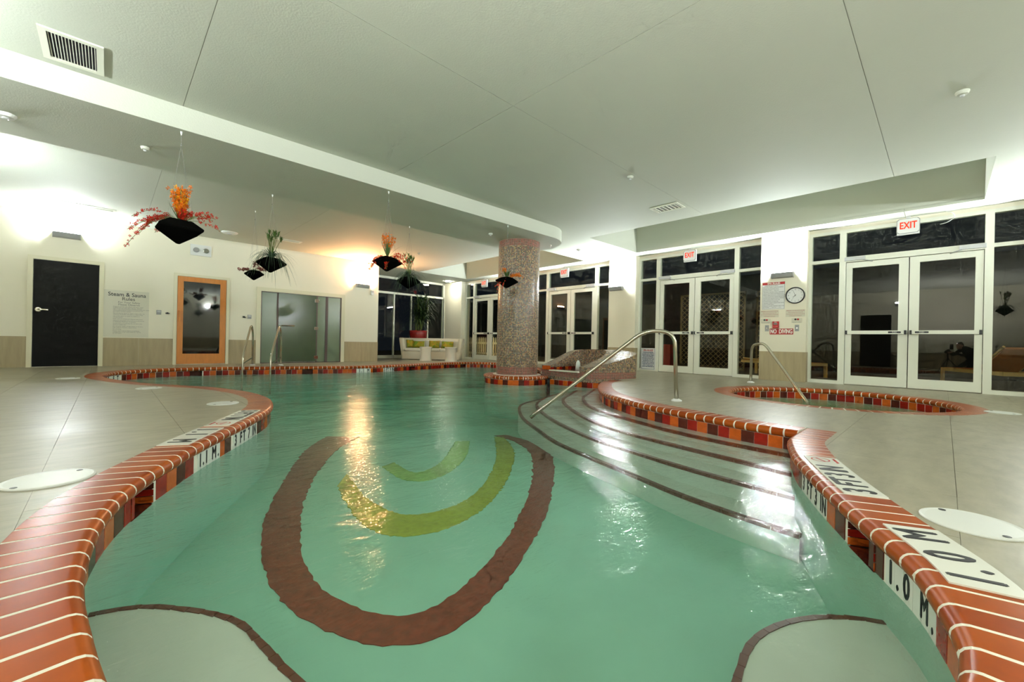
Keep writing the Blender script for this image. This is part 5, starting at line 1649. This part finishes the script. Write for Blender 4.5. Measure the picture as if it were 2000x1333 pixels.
g.loft([headring(-.12, .03, .03, .02), headring(-.10, .055, .045, .02), headring(-.05, .085, .062, .012), headring(0, .096, .074), headring(.05, .095, .075), headring(.09, .075, .06), headring(.115, .03, .025)])
head = g.obj('head', M_SKIN, person, smooth=True)
g = G(); g.loft([headring(-.06, .05, .078, -.055), headring(0, .07, .082, -.035), headring(.05, .098, .082, -.012), headring(.10, .085, .068, -.005), headring(.128, .03, .025, -.005)]); g.obj('hair', M_HAIR, person, smooth=True)
g = G(); g.loft([[tuple(hc + FR(.095, x, z)) for x, z in ((-.008, .02), (.008, .02), (.014, -.03), (-.014, -.03))], [tuple(hc + FR(.122, x, z)) for x, z in ((-.004, -.015), (.004, -.015), (.008, -.028), (-.008, -.028))]]); g.obj('nose', M_SKIN, person)
for sx in (-1, 1):
    G().loft([[tuple(hc + FR(-.01 + .018 * math.cos(t * math.pi / 4), sx * x, .03 * math.sin(t * math.pi / 4))) for t in range(8)] for x in (.07, .088)]).obj('ear', M_SKIN, person)
    G().loft([[tuple(hc + FR(d, sx * .03 + .011 * math.cos(t * math.pi / 4), .012 + .007 * math.sin(t * math.pi / 4))) for t in range(8)] for d in (.07, .092)]).obj('eye', M_INK, person)
G().loft([[tuple(hc + FR(d, x, z)) for x, z in ((-.022, -.062), (.022, -.062), (.018, -.072), (-.018, -.072))] for d in (.06, .093)]).obj('mouth', M_INKR, person)
for sx, w in ((-1, FR(-.17, -.045, .66)), (1, FR(-.17, .075, .645))):
    g = G()
    g.tube([w, w + FR(.045, -sx * -.012, .004), w + FR(.075, -sx * -.01, .006)], .03, 10, [.8, 1.05, .8])
    for k in range(4):
        b = w + FR(.07, -sx * -.01, .024 - k * .016); ln = (.9, 1, .95, .75)[k]
        g.tube([b, b + FR(.03 * ln, sx * .004, 0), b + FR(.05 * ln, -sx * .012, -.002), b + FR(.052 * ln, -sx * .03, -.004)], .0085, 7)
    b = w + FR(.03, -sx * .018, .022)
    g.tube([b, b + FR(.025, -sx * .014, .008), b + FR(.048, -sx * .018, .006)], .0095, 7)
    g.obj('hand', M_SKIN, person, smooth=True)
tri = thing('tripod_camera', tuple(FR(-.12, 0, 0)), 'black camera with upright flash on a low tripod, mirrored in the glass', 'camera')
def fbox(f0, r0, z0, f1, r1, z1):
    g = G(); g.loft([[tuple(FR(f, r, z)) for f, r in ((f0, r0), (f1, r0), (f1, r1), (f0, r1))] for z in (z0, z1)]); return g
fbox(-.15, -.07, .615, -.085, .07, .715).obj('camera_body', M_BLACKP, tri)
fbox(-.14, -.03, .715, -.09, .03, .75).obj('viewfinder', M_BLACKP, tri)
g = G(); g.tube([FR(-.085, 0, .668), FR(-.03, 0, .668)], .036, 16); g.obj('lens', M_BLACKP, tri)
fbox(-.265, -.03, .75, -.205, .03, .92).obj('flash_body', M_BLACKP, tri); fbox(-.21, -.012, .74, -.11, .012, .756).obj('flash_bracket', M_BLACKP, tri)
g = G(); g.tube([FR(-.12, 0, .35), FR(-.12, 0, .615)], .016, 10); g.obj('column', M_BLACKP, tri)
for f, r in ((.2, 0), (-.30, -.26), (-.30, .26)):
    g = G(); g.tube([FR(-.12, 0, .45), FR(f, r, 0)], .013, 8); g.obj('leg', M_BLACKP, tri)

# ------------------------------------------------------------------ outside the glass (night terrace)
gr_ = G().box(A0 + .2, -9, -.25, 30, 26, -.02).obj('terrace_ground', M_OUT)
tag(gr_, 'dim tan paving of the terrace outside the glass doors', 'paving', kind='structure')
gr2 = G().box(-2, BA + .2, -.25, A0 + .2, 24, -.02).obj('terrace_ground', M_OUT)
tag(gr2, 'dark paving outside the alcove window', 'paving', kind='structure')
def lounger(a, b, rz, label, up=.42):
    root = thing('sun_lounger', (0, 0, 0), label, 'lounger', 'wooden loungers on the terrace', world_parts=False)
    g = G()
    for s in (-.31, .27): g.box(-.95, s, .28, .95, s + .04, .35)
    for x in (-.95, .91): g.box(x, -.27, .28, x + .04, .27, .35)
    g.obj('frame', M_OWOOD, root)
    for x in (-.95, .45):
        for s in (-.31, .27): G().box(x, s, 0, x + .07, s + .04, .28).obj('leg', M_OWOOD, root)
    G().box(-.9, -.265, .335, .25, .265, .355).obj('sling', M_OSLING, root)
    g = G(); g.loft([[(.25, y, z) for y, z in ((-.265, .34), (.265, .34), (.265, .37), (-.265, .37))], [(.88, y, .34 + up + z) for y, z in ((-.265, 0), (.265, 0), (.265, .03), (-.265, .03))]])
    g.obj('backrest', M_OSLING, root)
    g = G()
    for s in (-.30, .27): g.tube([(.22, s + .015, .36), (.90, s + .015, .38 + up)], .022, 6)
    g.obj('backrest_frame', M_OWOOD, root)
    root.location = (a, b, -.02); root.rotation_euler = (0, 0, rz)
lounger(12.3, -.62, -2.72, 'wooden lounger with orange sling right outside the nearest doors')
lounger(12.62, 2.95, 1.15, 'wooden lounger seen through the window left of nearest doors', .02)
def fence(a0, b0, a1, b1, label, h=.85):
    root = thing('picket_fence', (a0, b0, -.02), label, 'fence')
    L_ = math.hypot(a1 - a0, b1 - b0); n = int(L_ / .13); ang = math.atan2(b1 - b0, a1 - a0)
    d = Vector((math.cos(ang), math.sin(ang), 0)); w = Vector((-d.y, d.x, 0))
    o = Vector((a0, b0, -.02))
    for i in range(n):
        c = o + d * (i + .5) * L_ / n
        g = G(); g.loft([[tuple(c + d * x + w * y + Vector((0, 0, z))) for x, y in ((-.035, -.01), (.035, -.01), (.035, .01), (-.035, .01))] for z in (0, h)] + [[tuple(c + d * x * .2 + w * y + Vector((0, 0, h + .06))) for x, y in ((-.035, -.01), (.035, -.01), (.035, .01), (-.035, .01))]])
        g.obj('picket', M_FENCE, root)
    for z in (.15, .6):
        g = G(); c0, c1 = o + w * .02, o + d * L_ + w * .02
        g.loft([[tuple(c + w * y + Vector((0, 0, zz))) for y, zz in ((0, z), (.03, z), (.03, z + .09), (0, z + .09))] for c in (c0, c1)])
        g.obj('fence_rail', M_FENCE, root)
fence(11.9, 12.2, 11.9, 16.8, 'white picket fence outside the doors by the sofa')
def lattice(a, b0, b1, z0, z1, label):
    root = thing('lattice_panel', (a, (b0 + b1) / 2, z0), label, 'lattice')
    g = G(); w = .03
    g.box(a, b0, z0, a + .03, b0 + .05, z1); g.box(a, b1 - .05, z0, a + .03, b1, z1); g.box(a, b0, z1 - .05, a + .03, b1, z1); g.box(a, b0, z0, a + .03, b1, z0 + .05)
    for k in range(-14, 30):
        for s in (-1, 1):
            # diagonal slat clipped to the panel
            y0 = b0 + k * .15
            pts = []
            for t in [i * .01 for i in range(int((z1 - z0) * 100) + 1)]:
                y = y0 + t if s > 0 else y0 + (z1 - z0) - t
                if b0 <= y <= b1: pts.append((y, z0 + t))
            if len(pts) > 6:
                (ya, za), (yb, zb) = pts[0], pts[-1]
                x = a + (.008 if s > 0 else .016)
                g.quad((x, ya, za), (x, ya + w, za), (x, yb + w, zb), (x, yb, zb))
    tag(g.obj('slats', M_LATT, root), kind='stuff')
lattice(13.2, 4.0, 5.9, -.02, 2.3, 'diagonal wooden lattice panel outside the doors left of clock')
lattice(14.2, 2.7, 4.0, -.02, 2.4, 'diagonal wooden lattice panel outside, behind the clock pillar')
rp_ = thing('red_planter', (13.2, 6.35, -.02), 'tall square red planter standing outside the doors', 'planter')
G().box(12.95, 6.1, -.02, 13.4, 6.55, .72, .02).obj('body', mat('red_planter_paint', (150, 44, 26), .4), rp_)
G().box(12.98, 6.13, .70, 13.37, 6.52, .725).obj('soil', M_TDRK, rp_)
for k, b in enumerate((-1.44, 2.34, 6.1, 9.87, 13.6)):
    tl = thing('terrace_lamp', (A0 + .16, b, 2.5), 'small warm lamp on the outer wall, %s from the right' % ('first', 'second', 'third', 'fourth', 'fifth')[k], 'wall lamp', 'terrace lamps')
    o_ = .06 if k == 4 else 0.
    G().box(A0 + .15 + o_, b - .06, 2.5, A0 + .28 + o_, b + .06, 2.62).obj('housing', M_BLACKP, tl)
    G().box(A0 + .18 + o_, b - .045, 2.49, A0 + .27 + o_, b + .045, 2.4985).obj('lens', M_LAMPO if k < 4 else M_LAMPO2, tl)
ob_ = G().box(16, -8, -.02, 16.2, 25, 3.2).obj('terrace_wall', mat('night_wall', (30, 30, 24), .9))
tag(ob_, 'dark boundary wall at the back of the terrace', 'wall', kind='structure')
